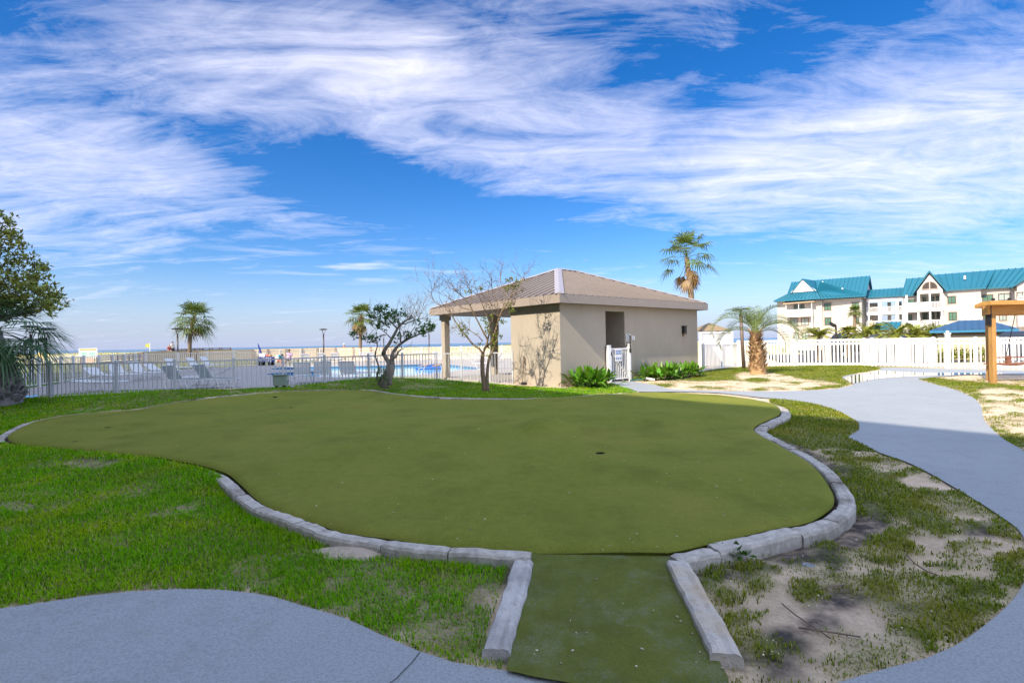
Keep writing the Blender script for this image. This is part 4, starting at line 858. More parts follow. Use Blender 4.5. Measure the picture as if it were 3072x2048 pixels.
en = thing('entrance_porch', 'small white porch with a sloping blue roof before the gallery', 'porch', cw(19, 3, GZ))
q = [cp(2624, 986, 5.), cp(2698, 983, 5.), cp(2705, 964, 3.2), cp(2631, 967.5, 3.2)]
b = MB(); poly(b, q); seams(b, q[0], q[1], q[3], q[2], .6); b.build('roof', M_br, en)
s0_, s1_ = (q[0]-CO).dot(CA)+.4, (q[1]-CO).dot(CA)-.6; zq = min(q[0].z, q[1].z)-.2
b = MB(); cbox(b, s0_, s1_, 4.6, 1.2, GZ-.2, zq); b.build('wall', M_side2, en)
b = MB(); r = random.Random(12)
for i in range(420):
    c_ = cw(ga+r.uniform(-1, gb-ga+1), -15+r.uniform(-2, 2), GZ+r.uniform(0, 5.2)*r.random()**.4); d_ = Vector((r.gauss(0, 1), r.gauss(0, 1), r.gauss(0, 1))).normalized(); e2 = d_.orthogonal().normalized(); b.add([c_-e2*.35, c_+d_*.5, c_+e2*.35, c_-d_*.4], [(0, 1, 2, 3)])
prop(b.build('hedge', mat('hedge leaf', (.06, .09, .02), (.12, .11, .03), .7, 1., island=.5)), 'dark green hedge seen through the lower openings of the white gallery', 'hedge')
# ---- right condominium
c2 = thing('condominium', 'right three storey cream building with a turquoise roof, arched gable window and stacked white balconies', 'building', cw(28, 0, GZ), group='blue roofed condominiums')
o1, o2, o3, o4 = -1.3, 2.2, 1.5, .3; zE2 = 8.45
sA_, sB_ = cf(2711, 900, o1)[0], cf(2752, 900, o1)[0]; sC_, sD_ = cf(2752, 900, o2)[0], cf(2829, 900, o2)[0]; sE_ = cf(2943, 900, o3)[0]; sF_ = cf(3038, 900, o4)[0]; sG_ = sF_+11
b = MB(); cbox(b, sA_, sC_+.5, o1, -10, GZ-.3, zE2-.2); cbox(b, sD_-.4, sE_, o3, -10, GZ-.3, zE2); cbox(b, sE_+.003, sF_+.5, o4, -10.1, GZ-.3, zE2); b.build('wall', M_side, c2)
_, zSl1 = cf(2790, 927, o2+1.2); _, zSl2 = cf(2790, 980, o2+1.2); zSl2 = zSl1-2.85; _, zGt = cf(2790, 880, o2)
b = MB(); cbox(b, sC_, sD_, o2, -2, zGt, zE2+.0); cbox(b, sC_, sD_, o1-.4, -3, GZ, zGt-.003); cbox(b, sC_, sC_+.35, o2, o1-.3, GZ, zGt-.003); cbox(b, sD_-.35, sD_, o2, o1-.3, GZ, zGt-.003)
ap, gl0, gr0 = cp(2784, 814, o2+.3), cp(2752, 868, o2+.3), cp(2829, 864, o2+.3)
aps = (ap-CO).dot(CA); zap = ap.z; aps = (sC_+sD_)/2
b.prism([cw(sC_, o2, zE2), cw(sD_, o2, zE2), cw(aps, o2, zap-.35)], -CN*4); b.build('gable_wall', M_side2, c2)
b = MB()
for (sx0, sx1) in ((sC_-.55, None), (None, sD_+.55)):
    pe = cw(sx0 if sx0 is not None else sx1, o2+.45, zE2-.35); pb = cw(sx0 if sx0 is not None else sx1, -5, zE2-.35); ra, rb = cw(aps, o2+.45, zap), cw(aps, -5, zap)
    poly(b, [pe, ra, rb, pb] if sx0 is not None else [pb, rb, ra, pe], .2); seams(b, pe, pb, ra, rb, .6)
mr0, mr1 = cw(aps, -4.2, zap), cw(cf(2987, 811, -4.2)[0], -4.2, zap+.02); me0, me1 = cw(sD_-.3, o3+.5, zE2-.05), cw(sE_+.6, o3+.5, zE2-.05)
poly(b, [me0, me1, mr1, mr0]); seams(b, me0, me1, mr0.lerp(mr1, .02), mr1, .55)
nr0, nr1 = mr1, cw(sG_, -4.2, zap+.02); ne0, ne1 = cw(sE_+.55, o4+.6, zE2-.05), cw(sF_+.6, o4+.6, zE2-.05)
poly(b, [ne0, ne1, cw(sF_+3, -4.2, zap+.015), nr0]); seams(b, ne0, ne1, nr0, cw(sF_+3, -4.2, zap+.015), .55)
poly(b, [cw(sG_, -10.6, zE2), cw(sD_-1, -10.6, zE2), cw(aps, -4.2, zap-.02), cw(sG_, -4.2, zap-.02)])
le0, le1 = cw(sA_-.2, o1+.5, zE2-.35), cw(sC_+.1, o1+.5, zE2-.35); lr0, lr1 = cp(2720, 836, -4.), cp(2774, 831, -4.); lr0.z = lr1.z = (lr0.z+lr1.z)/2
poly(b, [le0, le1, lr1+CA*1, lr0]); seams(b, le0, le1, lr0, lr1+CA*1, .55); poly(b, [cw(sA_-.2, -9, zE2-.35), le0, lr0], .18)
# right-hand gable
rga = sF_+5.2; rE = sF_-.3
for sg, sx_ in ((-1, rE), (1, rga+5.5)):
    pe, pb, ra, rb = cw(sx_, 3.2, zE2-.3), cw(sx_, -5, zE2-.3), cw(rga, 3.2, zap+.7), cw(rga, -5, zap+.7)
    poly(b, [pe, ra, rb, pb] if sg < 0 else [pb, rb, ra, pe], .2); seams(b, pe, pb, ra, rb, .6)
b.build('roof', M_br, c2)
b = MB(); cbox(b, sF_+.35, sG_-.3, 2.7, -6, GZ, zE2-.1); b.prism([cw(sF_+.35, 2.7, zE2-.1), cw(sG_-.3, 2.7, zE2-.1), cw(rga, 2.7, zap+.3)], -CN*3); b.build('gable_wall', M_side2, c2)
b = MB(); b.lathe([(.14, -.3), (.14, .12), (.2, .14), (.05, .28)], 10, cw(cf(2895, 845, -1)[0], -1., zE2+1.9)); b.build('roof_vent', M_white, c2)
for s, o in ((sD_+.05, o3+.03), (sE_+.05, o4+.03), (sA_+.1, o1+.03)): b = MB(); b.box(cw(s, o, (zE2+GZ)/2), (.2, .1, zE2-GZ-.3), CA); b.build('corner_board', M_side2, c2)
for a_w in ((2843, 888, 2868, 911), (2846, 936, 2871, 961)): window(c2, *a_w, o3)
for a_w in ((2717, 897, 2744, 920), (2720, 944, 2736, 966)): window(c2, *a_w, o1)
for a_w in ((2947, 884, 2980, 905), (2949, 934, 2975, 958)): window(c2, *a_w, o4)
window(c2, 2995, 880, 3031, 901, o4, M_gl2); window(c2, 2998, 944, 3020, 962, o4, M_gl2); window(c2, 3050, 876, 3085, 894, 2.7, M_gl2)
for x0, x1, ya, yb in ((2763, 2779, 893, 910), (2786, 2803, 891, 909), (2809, 2826, 889, 907), (2766, 2782, 939, 957), (2787, 2803, 938, 956), (2811, 2828, 936, 954)): window(c2, x0, ya, x1, yb, o1-.38, M_gl, 1, False)
sArc, zArc = cf(2792, 866, o2); sArc = aps; rA = .95
b = MB(); b.prism([cw(sArc+rA*math.cos(t), o2+.003, zArc+rA*1.15*math.sin(t)) for t in np.linspace(0, PI, 14)], CN*.05); aw = b.build('arched_window', M_wf, c2)
b = MB(); b.box(cw(sArc, o2+.06, zArc+rA*.55), (.14, .06, rA*1.1), CA); b.tube([cw(sArc+rA*1.03*math.cos(t), o2+.05, zArc+rA*1.19*math.sin(t)) for t in np.linspace(0, PI, 14)], .07); b.box(cw(sArc, o2+.06, zArc-.05), (rA*2.2, .1, .1), CA); b.build('frame', M_trim, aw)
for z in (zSl1, zSl2):
    b = MB(); cbox(b, sC_-1.4, sD_+.05, o2+1.1, o1-.35, z-.32, z); b.build('balcony', M_white, c2)
    railing(c2, sC_-1.4, sD_+.05, o2+1.05, z, z+1.05, .17, 1.0, 2)
    for i in range(4): b = MB(); b.box(cw(sC_-1.3+(sD_-sC_+1.2)*i/3, o2+1.0, z+1.2), (.22, .2, 2.4), CA); b.build('balcony_post', M_white, c2)
_, zk = cf(3050, 973, 4.2)
b = MB(); cbox(b, sF_+.3, sG_, 2.703, 4.2, zk-.3, zk); cbox(b, sF_+.3, sG_, 2.703, 4.2, zk+2.55, zk+2.85); b.build('balcony', M_white, c2); railing(c2, sF_+.3, sG_, 4.15, zk, zk+1.05, .18); railing(c2, sF_+.3, sG_, 4.15, zk+2.85, zk+3.9, .18)
# ---- yellow hut with the deep blue roof, turned towards the viewer
hc_w = Vector((xat(2918, 41., 1), 41., 0)); hd = hc_w.normalized(); hrt = Vector((hd.y, -hd.x, 0)); HWd = 2.15
ph = thing('pump_house', 'low pale yellow hut with a deep blue hip roof behind the white fence', 'hut', (hc_w.x, hc_w.y, -.65))
def hq(x, y, z): p = hc_w+hrt*x+hd*y; return Vector((p.x, p.y, z))
b = MB(); b.prism([hq(-HWd, 0, -.7), hq(HWd, 0, -.7), hq(HWd, 4.2, -.7), hq(-HWd, 4.2, -.7)], (0, 0, 2.5)); b.build('wall', mat('yellow stucco', (.52, .43, .28), (.48, .40, .26), .9, 1.), ph)
zl, hh, ov = 1.80, .80, .5
V_ = [hq(-HWd-ov, -ov, zl), hq(HWd+ov, -ov, zl), hq(HWd+ov, 4.2+ov, zl), hq(-HWd-ov, 4.2+ov, zl), hq(-.85, 2.1, zl+hh), hq(.85, 2.1, zl+hh)]
b = MB(); b.add(V_, [(0, 1, 5, 4), (1, 2, 5), (2, 3, 4, 5), (3, 0, 4), (3, 2, 1, 0)]); seams(b, V_[0].lerp(V_[1], .34), V_[0].lerp(V_[1], .66), V_[4], V_[5], .42, .03)
for t in (.09, .17, .25):
    for a_, c_, d_ in ((0, 1, 4), (1, 0, 5)): b.bar(V_[a_].lerp(V_[c_], t)+Vector((0, 0, .03)), V_[a_].lerp(V_[d_], t/.34)+Vector((0, 0, .03)), .03, .07)
b.build('roof', M_br2, ph)
b = MB(); b.prism([V_[0]-Vector((0, 0, .02)), V_[1]-Vector((0, 0, .02)), V_[1]+hd*.05-Vector((0, 0, .02)), V_[0]+hd*.05-Vector((0, 0, .02))], (0, 0, -.2)); b.build('fascia', mat('light blue fascia', (.035, .19, .33), rough=.4), ph)
b = MB(); b.prism([hq(-HWd+.01, -.03, zl-.42), hq(HWd-.01, -.03, zl-.42), hq(HWd-.01, -.004, zl-.42), hq(-HWd+.01, -.004, zl-.42)], (0, 0, .36)); b.build('eave_board', mat('tan board', (.34, .24, .11), rough=.7), ph)
# ---- parking area behind the white fence
M_asph = mat('asphalt', (.055, .055, .058), (.04, .04, .043), .9, 2., .4, 30.)
lot = [Vector((*X2(2420, 29.5), 0)), Vector((*X2(2800, 27.), 0)), Vector((*X2(3200, 25.), 0)), Vector((75, 45, 0)), Vector((62, 72, 0)), Vector((36, 84, 0)), Vector((30, 62, 0))]
prop(sheet('parking_lot', lot, M_asph, zoff=.03, res=1.), kind='structure')
# ------------------------------------------------------------------ vegetation
def leafmat(name, c1, c2, isl=.35, tr=.3, rough=.45): return mat(name, c1, c2, rough, 2., island=isl, transl=tr, spec=.35)
M_bark = mat('grey bark', (.27, .24, .20), (.11, .09, .075), .9, 9., .9, 30., stretch=(1, 1, .3)); M_twig = mat('pale twigs', (.20, .14, .10), (.12, .085, .065), .85, 8.)
M_bark2 = mat('brown bark', (.24, .17, .10), (.14, .095, .05), .9, 12., .8, 40.)
M_ptrunk = mat('palm trunk', (.26, .19, .12), (.13, .09, .055), .9, 6., .9, 26., stretch=(.6, .6, 3)); M_boot = mat('palm boots', (.42, .265, .135), (.22, .13, .07), .85, 5., .6, 30., island=.35)
M_boot2 = mat('grey palm boots', (.30, .28, .28), (.13, .12, .12), .85, 5., .6, 30., island=.4)
M_fan = leafmat('fan frond', (.085, .135, .02), (.15, .18, .03), .5); M_fan2 = leafmat('dark fan frond', (.06, .14, .06), (.11, .18, .08), .5); M_dead = leafmat('dead frond', (.34, .21, .08), (.22, .13, .05), .3)
M_pin = leafmat('grey green frond', (.13, .19, .06), (.20, .24, .07), .35); M_sago = leafmat('sago frond', (.20, .25, .025), (.32, .29, .04), .5)
M_leaf = leafmat('glossy leaf', (.04, .11, .012), (.08, .17, .02), .5); M_leaf2 = leafmat('yellowing leaf', (.13, .19, .02), (.23, .21, .03), .5); M_oli = leafmat('olive leaf', (.18, .23, .035), (.30, .28, .05), .7)
M_broad = leafmat('broad leaf', (.075, .20, .012), (.14, .28, .02), .45, .3, .35)
def uvec(az, el): return Vector((math.cos(az)*math.cos(el), math.sin(az)*math.cos(el), math.sin(el)))
def strip(b, pts, wid, nrm):
    """thin leaf along pts, half-width list"""
    base = len(b.v); k = len(pts)
    for p, w in zip(pts, wid): b.v += [tuple(p-nrm*w), tuple(p+nrm*w)]
    for i in range(k-1): b.f.append((base+2*i, base+2*i+1, base+2*i+3, base+2*i+2))
def fan(b, root, az, el, pet, R, r, n=20, droop=.35, spread=2.1, w=.022):
    d = uvec(az, el); side = d.cross(Vector((0, 0, 1)));  side = side.normalized() if side.length > .05 else Vector((1, 0, 0)); up_ = side.cross(d)
    sag = -.25*pet*math.cos(el); hub = root+d*pet+Vector((0, 0, sag)); b.tube([root, root+d*pet*.5+Vector((0, 0, sag*.25)), hub], [.018, .013, .01], 4, False)
    d2 = (d+Vector((0, 0, -.35*math.cos(el)))).normalized(); up2 = side.cross(d2)
    for i in range(n):
        t = (i+.5)/n*2-1; a = t*spread*r.uniform(.95, 1.05); L = R*(1-.28*abs(t)**2)*r.uniform(.88, 1.06)
        q = d2*math.cos(a)+side*math.sin(a)+up2*(.22*abs(t)); q.normalize()
        tip = hub+q*L+Vector((0, 0, -droop*L*r.uniform(.5, 1.3))); mid = hub+q*L*.55+Vector((0, 0, -droop*L*.12))
        nr = q.cross(up2).normalized(); strip(b, [hub, mid, tip], [w*.35, w, w*.12], nr)
def palm(name, label, base, crown, r0, r1, nfr, R, pet, mt, seed, lean=(0, 0), dead=0, els=(-.7, 1.35), trunk_m=None, n=20, droop=.35, w=.022, boots=0, group='palm trees', skirt=0):
    r = random.Random(seed); base = Vector(base); crown = Vector(crown); root = thing(name, label, 'palm', base, group=group)
    b = MB(); K = 16; pts = [base.lerp(crown, i/K)+Vector((lean[0]*math.sin(PI*i/K), lean[1]*math.sin(PI*i/K), 0)) for i in range(K+1)]
    b.tube([pts[0]-Vector((0, 0, .3))]+pts, [r0*1.15]+[r0+(r1-r0)*i/K+(.012 if i % 2 else 0) for i in range(K+1)], 10)
    b.build('trunk', trunk_m or M_ptrunk, root, True)
    b = MB()
    for i in range(nfr):
        az = i*2.399+r.uniform(-.3, .3); el = els[0]+(els[1]-els[0])*((i+.5)/nfr)**.8+r.uniform(-.12, .12)
        fan(b, crown+Vector((0, 0, .1*i/nfr)), az, el, pet*r.uniform(.8, 1.15), R*r.uniform(.85, 1.1), r, n, droop*r.uniform(.7, 1.4), 2.0, w)
    b.build('crown', mt, root)
    if dead:
        b = MB()
        for i in range(dead): fan(b, crown-Vector((0, 0, .15+r.uniform(0, skirt))), r.uniform(0, 2*PI), r.uniform(-1.45, -.55), pet*.7, R*.8, r, 12, .5, 1.2, w*.9)
        b.build('dead_fronds', M_dead, root)
    if boots:
        b = MB(); ax = (crown-base)
        for i in range(boots):
            t = 1-r.uniform(0, .28)*1.; p = base+ax*t; a = r.uniform(0, 2*PI); o = Vector((math.cos(a), math.sin(a), 0)); rr = r1*1.05
            b.bar(p+o*rr, p+o*(rr+.14)+Vector((0, 0, .24)), .07, .03)
        b.build('frond_stubs', M_boot, root)
    return root
A = aty
palm('palm_tree', 'full crowned green fan palm behind the fence, beside the lamp post at left', A(569, 1075, 44), A(582, 955, 44), .15, .12, 34, 1.15, 1.0, M_fan, 5, (-.12, 0), 5, els=(-.95, 1.4), w=.042, n=14, droop=.4, boots=20)
palm('palm_tree', 'thinner fan palm with a shaggy brown boot collar, rising behind the twisted tree', A(1080, 1065, 52), A(1084, 952, 52), .17, .14, 28, 1.0, 1.0, M_fan, 9, (0, 0), 12, w=.045, n=14, droop=.4, els=(-.5, 1.4), boots=60)
palm('palm_tree', 'tall fan palm with hanging dead fronds towering behind the pool house roof', A(2082, 1060, 34), A(2060, 772, 34), .21, .15, 24, .95, 1.3, M_fan, 14, (.1, 0), 13, w=.038, n=15, droop=.55, els=(-.35, 1.45), skirt=.45)
palm('palm_tree', 'shaded fan palm with a shaggy grey trunk at the left edge of the lawn', A(22, 1205, 12.8), A(-40, 992, 12.8), .30, .26, 13, 1.0, .95, M_fan2, 23, (0, 0), 0, w=.02, n=30, droop=.25, els=(-.2, 1.2), trunk_m=M_boot2)
pal = COL.objects[-1]; proot = [o for o in COL.objects if o.name.startswith('palm_tree')][-1]
b = MB(); r = random.Random(3); p0, p1 = A(22, 1205, 12.8), A(-20, 1085, 12.8)
for i in range(150):
    t = i/150; p = p0.lerp(p1, t); a = i*2.4+r.uniform(-.2, .2); o = Vector((math.cos(a), math.sin(a), 0)); rr = .27
    b.bar(p+o*rr, p+o*(rr+.13)+Vector((0, 0, .12+.1*r.random())), .09, .035)
b.build('frond_stubs', M_boot2, proot)
# fronds of that palm reaching over the fence
b = MB(); r = random.Random(8); cr = A(-30, 995, 12.8)
for az, el, pt, R in ((-.25, .05, 1.15, .95), (.15, -.12, 1.0, .9), (-.1, .42, 1.1, .95), (-.55, -.3, .85, 1.0), (-.9, -.1, .8, 1.0), (-.4, -.45, .6, .95), (.4, .2, 1., .9)): fan(b, cr, az, el, pt, R, r, 34, .45, 1.75, .017)
b.build('crown', M_fan2, proot)
palm('palm_tree', 'small slim fan palm in front of the left blue roofed building', A(2558, 1012, 82), A(2565, 935, 82), .28, .2, 26, .85, .6, M_fan, 31, (.1, 0), 0, w=.05, n=14)
# --- pinnate palms
def frond(b, base, az, el, L, droop, r, nl=26, ll=.34, w=.011, vee=.5, tipd=1.):
    pts = []; p = Vector(base); e = el; N = 14
    for i in range(N+1):
        pts.append(p.copy()); p = p+uvec(az, e)*(L/N); e -= droop/N*(0.5+1.2*i/N)
    b.tube(pts, [.02*(1-.85*i/N)+.003 for i in range(N+1)], 4, False)
    for i in range(nl):
        t = .14+.86*(i+.5)/nl; k = min(N-1, int(t*N)); f = t*N-k; q = pts[k].lerp(pts[k+1], f); d = (pts[k+1]-pts[k]).normalized()
        sd_ = d.cross(Vector((0, 0, 1))); sd_ = sd_.normalized() if sd_.length > .02 else Vector((math.sin(az), -math.cos(az), 0)); u = sd_.cross(d)
        l = ll*math.sin(PI*min(1, .25+.75*t)**.8)**.6*r.uniform(.85, 1.1)+.05
        for s in (-1, 1):
            v = (sd_*s*.8+d*.62+u*vee*r.uniform(.7, 1.3)).normalized(); tip = q+v*l+Vector((0, 0, -.22*l*tipd)); strip(b, [q, q+v*l*.5, tip], [w*.5, w, w*.1], d)
pb = A(2274, 1119, 20.6); pt = A(2266, 1000, 20.6)
pin = thing('feather_palm', 'stubby feather palm with a fat brown trunk and arching fronds on the sandy island', 'palm', pb, group='palm trees')
b = MB(); b.tube([pb-Vector((0, 0, .2))]+[pb.lerp(pt, i/8) for i in range(9)], [.31, .31, .30, .29, .28, .26, .23, .20, .16, .13], 12); b.build('trunk', M_boot, pin, True)
b = MB(); r = random.Random(2)
for i in range(230):
    t = (i/230)**.9; p = pb.lerp(pt, t); a = i*2.4+r.uniform(-.25, .25); o = Vector((math.cos(a), math.sin(a), 0)); rr = .30-.17*t**1.6
    up_ = .13+.12*r.random(); out_ = .08+.08*r.random(); tw = Vector((-o.y, o.x, 0))*r.uniform(-.05, .05); c0_ = p+o*(rr-.04)
    strip(b, [c0_, c0_+o*out_*.6+Vector((0, 0, up_*.6)), c0_+o*out_*1.2+tw+Vector((0, 0, up_))], [.085, .06, .012], Vector((-o.y, o.x, 0)))
    if r.random() < .4: b.tube([c0_+o*out_*.6+Vector((0, 0, up_*.6)), c0_+o*(out_*1.6)+tw*2+Vector((0, 0, up_*1.5))], [.02, .005], 4)
b.build('frond_stubs', M_boot, pin)
b = MB(); r = random.Random(6)
for az, el, L, dr in ((3.05, 1.05, 2.25, 3.0), (2.85, .55, 1.75, 2.6), (2.3, 1.25, 1.8, 2.2), (1.2, 1.4, 1.6, 1.6), (.1, 1.0, 2.3, 3.0), (-.1, .75, 2.0, 2.2), (.25, .45, 1.9, 2.5), (-.5, .8, 1.9, 2.7), (-2., .95, 1.8, 2.4), (.8, 1.1, 1.9, 2.0), (1.8, .9, 1.8, 2.2), (-2.7, 1.25, 1.6, 1.5), (-.8, 1.4, 1.4, 1.4), (2.7, 1.35, 1.5, 1.6)):
    frond(b, pt+Vector((0, 0, -.05)), az, el, L*1.12, dr, r, 38, .5, .0125)
b.build('crown', M_pin, pin)
SG = ((2455, 1008, 44, 1.25, 'spreading sago palm above the white fence, left of the tilted floodlight'), (2545, 998, 50, .75, 'tiny fan shaped cycad against the cream wall between floodlight and slim palm'), (2598, 1010, 46, 1.5, 'wide yellow green sago clump at the foot of the slim palm'), (2628, 1000, 54, 1.2, 'dark green sago palm behind the yellow green clump'), (2690, 1012, 43, 1.3, 'sago palm before the small sloping porch roof'), (2748, 1010, 44, 1.2, 'sago palm with orange tinted centre right of the floodlight pole'), (2795, 1004, 46, 1.5, 'tall arching sago palm beside the deep blue hut roof'))
for i, (px, py, Y, L, lab) in enumerate(SG):
    c = A(px, py-3, Y); c.z = 1.36 if i not in (1, 3) else 1.75; L *= 1.5; rt_ = thing('sago_palm', lab, 'sago palm', (c.x, c.y, -.65), group='sago palms behind the white fence'); r = random.Random(40+i)
    b = MB(); b.tube([(c.x, c.y, -.7), c], [.22, .16], 8); b.build('trunk', M_ptrunk, rt_)
    b = MB()
    for k in range(26): frond(b, c, k*2.4+r.uniform(-.2, .2), r.uniform(.15, 1.25), L*r.uniform(.8, 1.1), r.uniform(1., 1.9), r, 20, .36, .04, .3)
    b.build('crown', M_fan2 if i == 3 else M_sago, rt_)
# --- limbed trees traced from the photo, given depth
def limb(b, pts, r0, r1, n=7):
    k = len(pts); b.tube(pts, [r0+(r1-r0)*(i/(k-1))**.8 for i in range(k)], n)
def trace(L, org, sc, Y, r, dj=.0, amp=.5, phase=None):
    ph = r.uniform(-1, 1) if phase is None else phase; out = []
    for i, (x, y) in enumerate(L):
        d = dj+ph*amp*(i/max(1, len(L)-1))**1.3; out.append(aty(org[0]+x/sc, org[1]+y/sc, Y+d))
    return smooth(out, .1)
def twig(b, p, d, L, rad, depth, r, curl=.5, ends=None, up=.25):
    N = 5; pts = [p]; q = p
    for i in range(N):
        d = (d+Vector((r.gauss(0, curl), r.gauss(0, curl), r.gauss(0, curl)+up*.3))*.38).normalized(); q = q+d*(L/N); pts.append(q)
    b.tube(pts, [rad*(1-.75*i/N) for i in range(N+1)], 4 if rad > .006 else 3, False)
    if depth:
        for k in range(r.randint(2, 3)):
            i = r.randint(2, N); twig(b, pts[i], (d+Vector((r.gauss(0, .7), r.gauss(0, .7), r.gauss(0, .55)+up))).normalized(), L*r.uniform(.5, .8), rad*.6, depth-1, r, curl, ends, up)
    elif ends is not None: ends.append(q)
def rosette(b, c, r, n, L, w, spread=1., up=.4):
    for i in range(n):
        az = r.uniform(0, 2*PI); el = r.uniform(-.5, 1.2)*spread+up*.3; d = uvec(az, el); l = L*r.uniform(.7, 1.2); o = c+Vector((r.gauss(0, L*.35), r.gauss(0, L*.35), r.gauss(0, L*.3)))
        s = d.cross(Vector((0, 0, 1))); s = s.normalized() if s.length > .1 else Vector((1, 0, 0)); nn = s.cross(d)
        s = (s*math.cos(.6)+nn*math.sin(r.uniform(-1, 1))).normalized()
        strip(b, [o, o+d*l*.45+nn*l*.06, o+d*l], [w*.15, w*r.uniform(.8, 1.1), w*.05], s)
def clump(b, c, rad, r, n, L=.11, w=.026):
    for i in range(n):
        v = Vector((r.gauss(0, 1), r.gauss(0, 1), r.gauss(0, 1)*.75)); v = v.normalized()*rad*r.random()**.45; rosette(b, c+v, r, 7, L, w)
# gnarled tree
o4 = (950, 850); Yg = 15.3; r = random.Random(17); gb = aty(950+790/3.92, 850+1205/3.92, Yg)
gn = thing('twisted_tree', 'low twisted grey trunked tree with sparse leaf clumps on the lawn mound', 'tree', gb)
b = MB(); tw_ends = []
tr = [((790, 1225), (805, 1160), (840, 1080), (868, 1000), (872, 950)), ((745, 1200), (770, 1130), (815, 1060), (840, 1000), (850, 940), (830, 900), (785, 825)), ((850, 1190), (865, 1100), (895, 1000), (890, 900))]
for L, a, c in zip(tr, (.13, .095, .09), (.085, .06, .06)): limb(b, trace(L, o4, 3.92, Yg, r, 0, .05), a, c, 9)
limbs = [([(785, 825), (800, 780), (850, 715), (880, 660), (915, 600), (950, 530), (990, 480), (1060, 430), (1130, 395)], .065, .02), ([(868, 980), (885, 870), (900, 810), (930, 765), (1000, 700), (1080, 650), (1150, 620), (1230, 588), (1320, 572), (1380, 555)], .07, .012),
 ([(708, 1130), (715, 1060), (735, 1000), (722, 950), (700, 890), (688, 820), (712, 750), (716, 690), (690, 670)], .035, .015), ([(890, 900), (940, 850), (965, 800), (1005, 770), (995, 740)], .04, .015), ([(800, 780), (770, 820), (775, 850)], .03, .02),
 ([(985, 690), (990, 620), (975, 540), (955, 470), (930, 410)], .025, .008), ([(950, 530), (890, 470), (830, 400), (760, 340), (690, 310)], .03, .008), ([(716, 700), (640, 690), (570, 680)], .018, .006), ([(600, 640), (520, 610), (440, 590)], .016, .006), ([(690, 670), (640, 650), (600, 640)], .016, .01), ([(990, 480), (1060, 470), (1150, 430), (1280, 400)], .022, .006), ([(860, 520), (790, 470), (720, 420), (650, 380)], .022, .006), ([(890, 660), (820, 590), (760, 540), (710, 490)], .025, .007), ([(1000, 700), (1060, 640), (1050, 580)], .022, .008), ([(1080, 650), (1120, 560), (1180, 480)], .02, .006)]
for L, a, c in limbs:
    T = trace(L, o4, 3.92, Yg, r, 0, .7); limb(b, T, a, c)
    for k in range(3): q = T[r.randint(len(T)//2, len(T)-1)]; twig(b, q, Vector((r.gauss(0, .6), r.gauss(0, .6), .5)).normalized(), .4, .008, 1, r)
b.build('trunk', M_bark, gn, True)
b = MB()
for x, y in ((960, 480), (1020, 450), (1080, 420), (1150, 420), (1200, 410)):
    for k in range(4): twig(b, aty(950+x/3.92, 850+y/3.92, Yg+r.uniform(-.4, .4)), Vector((r.uniform(-.3, .9), r.uniform(-.5, .5), r.uniform(.2, 1))).normalized(), .55, .009, 2, r, .6)
b.build('bare_twigs', M_twig, gn)
b = MB()
for x, y, R, n in ((700, 320, .16, 16), (760, 305, .17, 18), (840, 335, .18, 18), (900, 375, .16, 14), (955, 385, .13, 10), (665, 375, .15, 12), (720, 500, .12, 9), (780, 500, .16, 12), (825, 440, .16, 13), (870, 400, .13, 9), (1050, 600, .17, 13), (1085, 630, .12, 8), (1180, 470, .12, 9), (1185, 570, .14, 12), (1250, 545, .17, 15), (1320, 510, .18, 16), (1370, 535, .12, 9), (1330, 480, .13, 10), (1240, 590, .13, 9), (640, 660, .14, 13), (700, 645, .13, 12), (450, 590, .15, 14), (400, 590, .08, 6), (570, 675, .1, 7), (520, 560, .14, 7), (1000, 370, .12, 8), (740, 440, .14, 9), (660, 430, .12, 7), (900, 700, .1, 6), (1000, 620, .12, 7), (950, 490, .1, 5), (1055, 370, .1, 7), (880, 460, .12, 6), (730, 390, .13, 9), (800, 380, .13, 8)):
    clump(b, aty(950+x/3.92, 850+y/3.92, Yg+r.uniform(-.5, .5)), R*1.25, r, int(n*.62), .09, .026)
for k in range(60): q = aty(950+r.uniform(715, 830)/3.92, 850+r.uniform(1000, 1190)/3.92, Yg-.22+r.uniform(-.1, .3)); rosette(b, q, r, 3, .12, .014)
b.build('crown', M_leaf, gn)
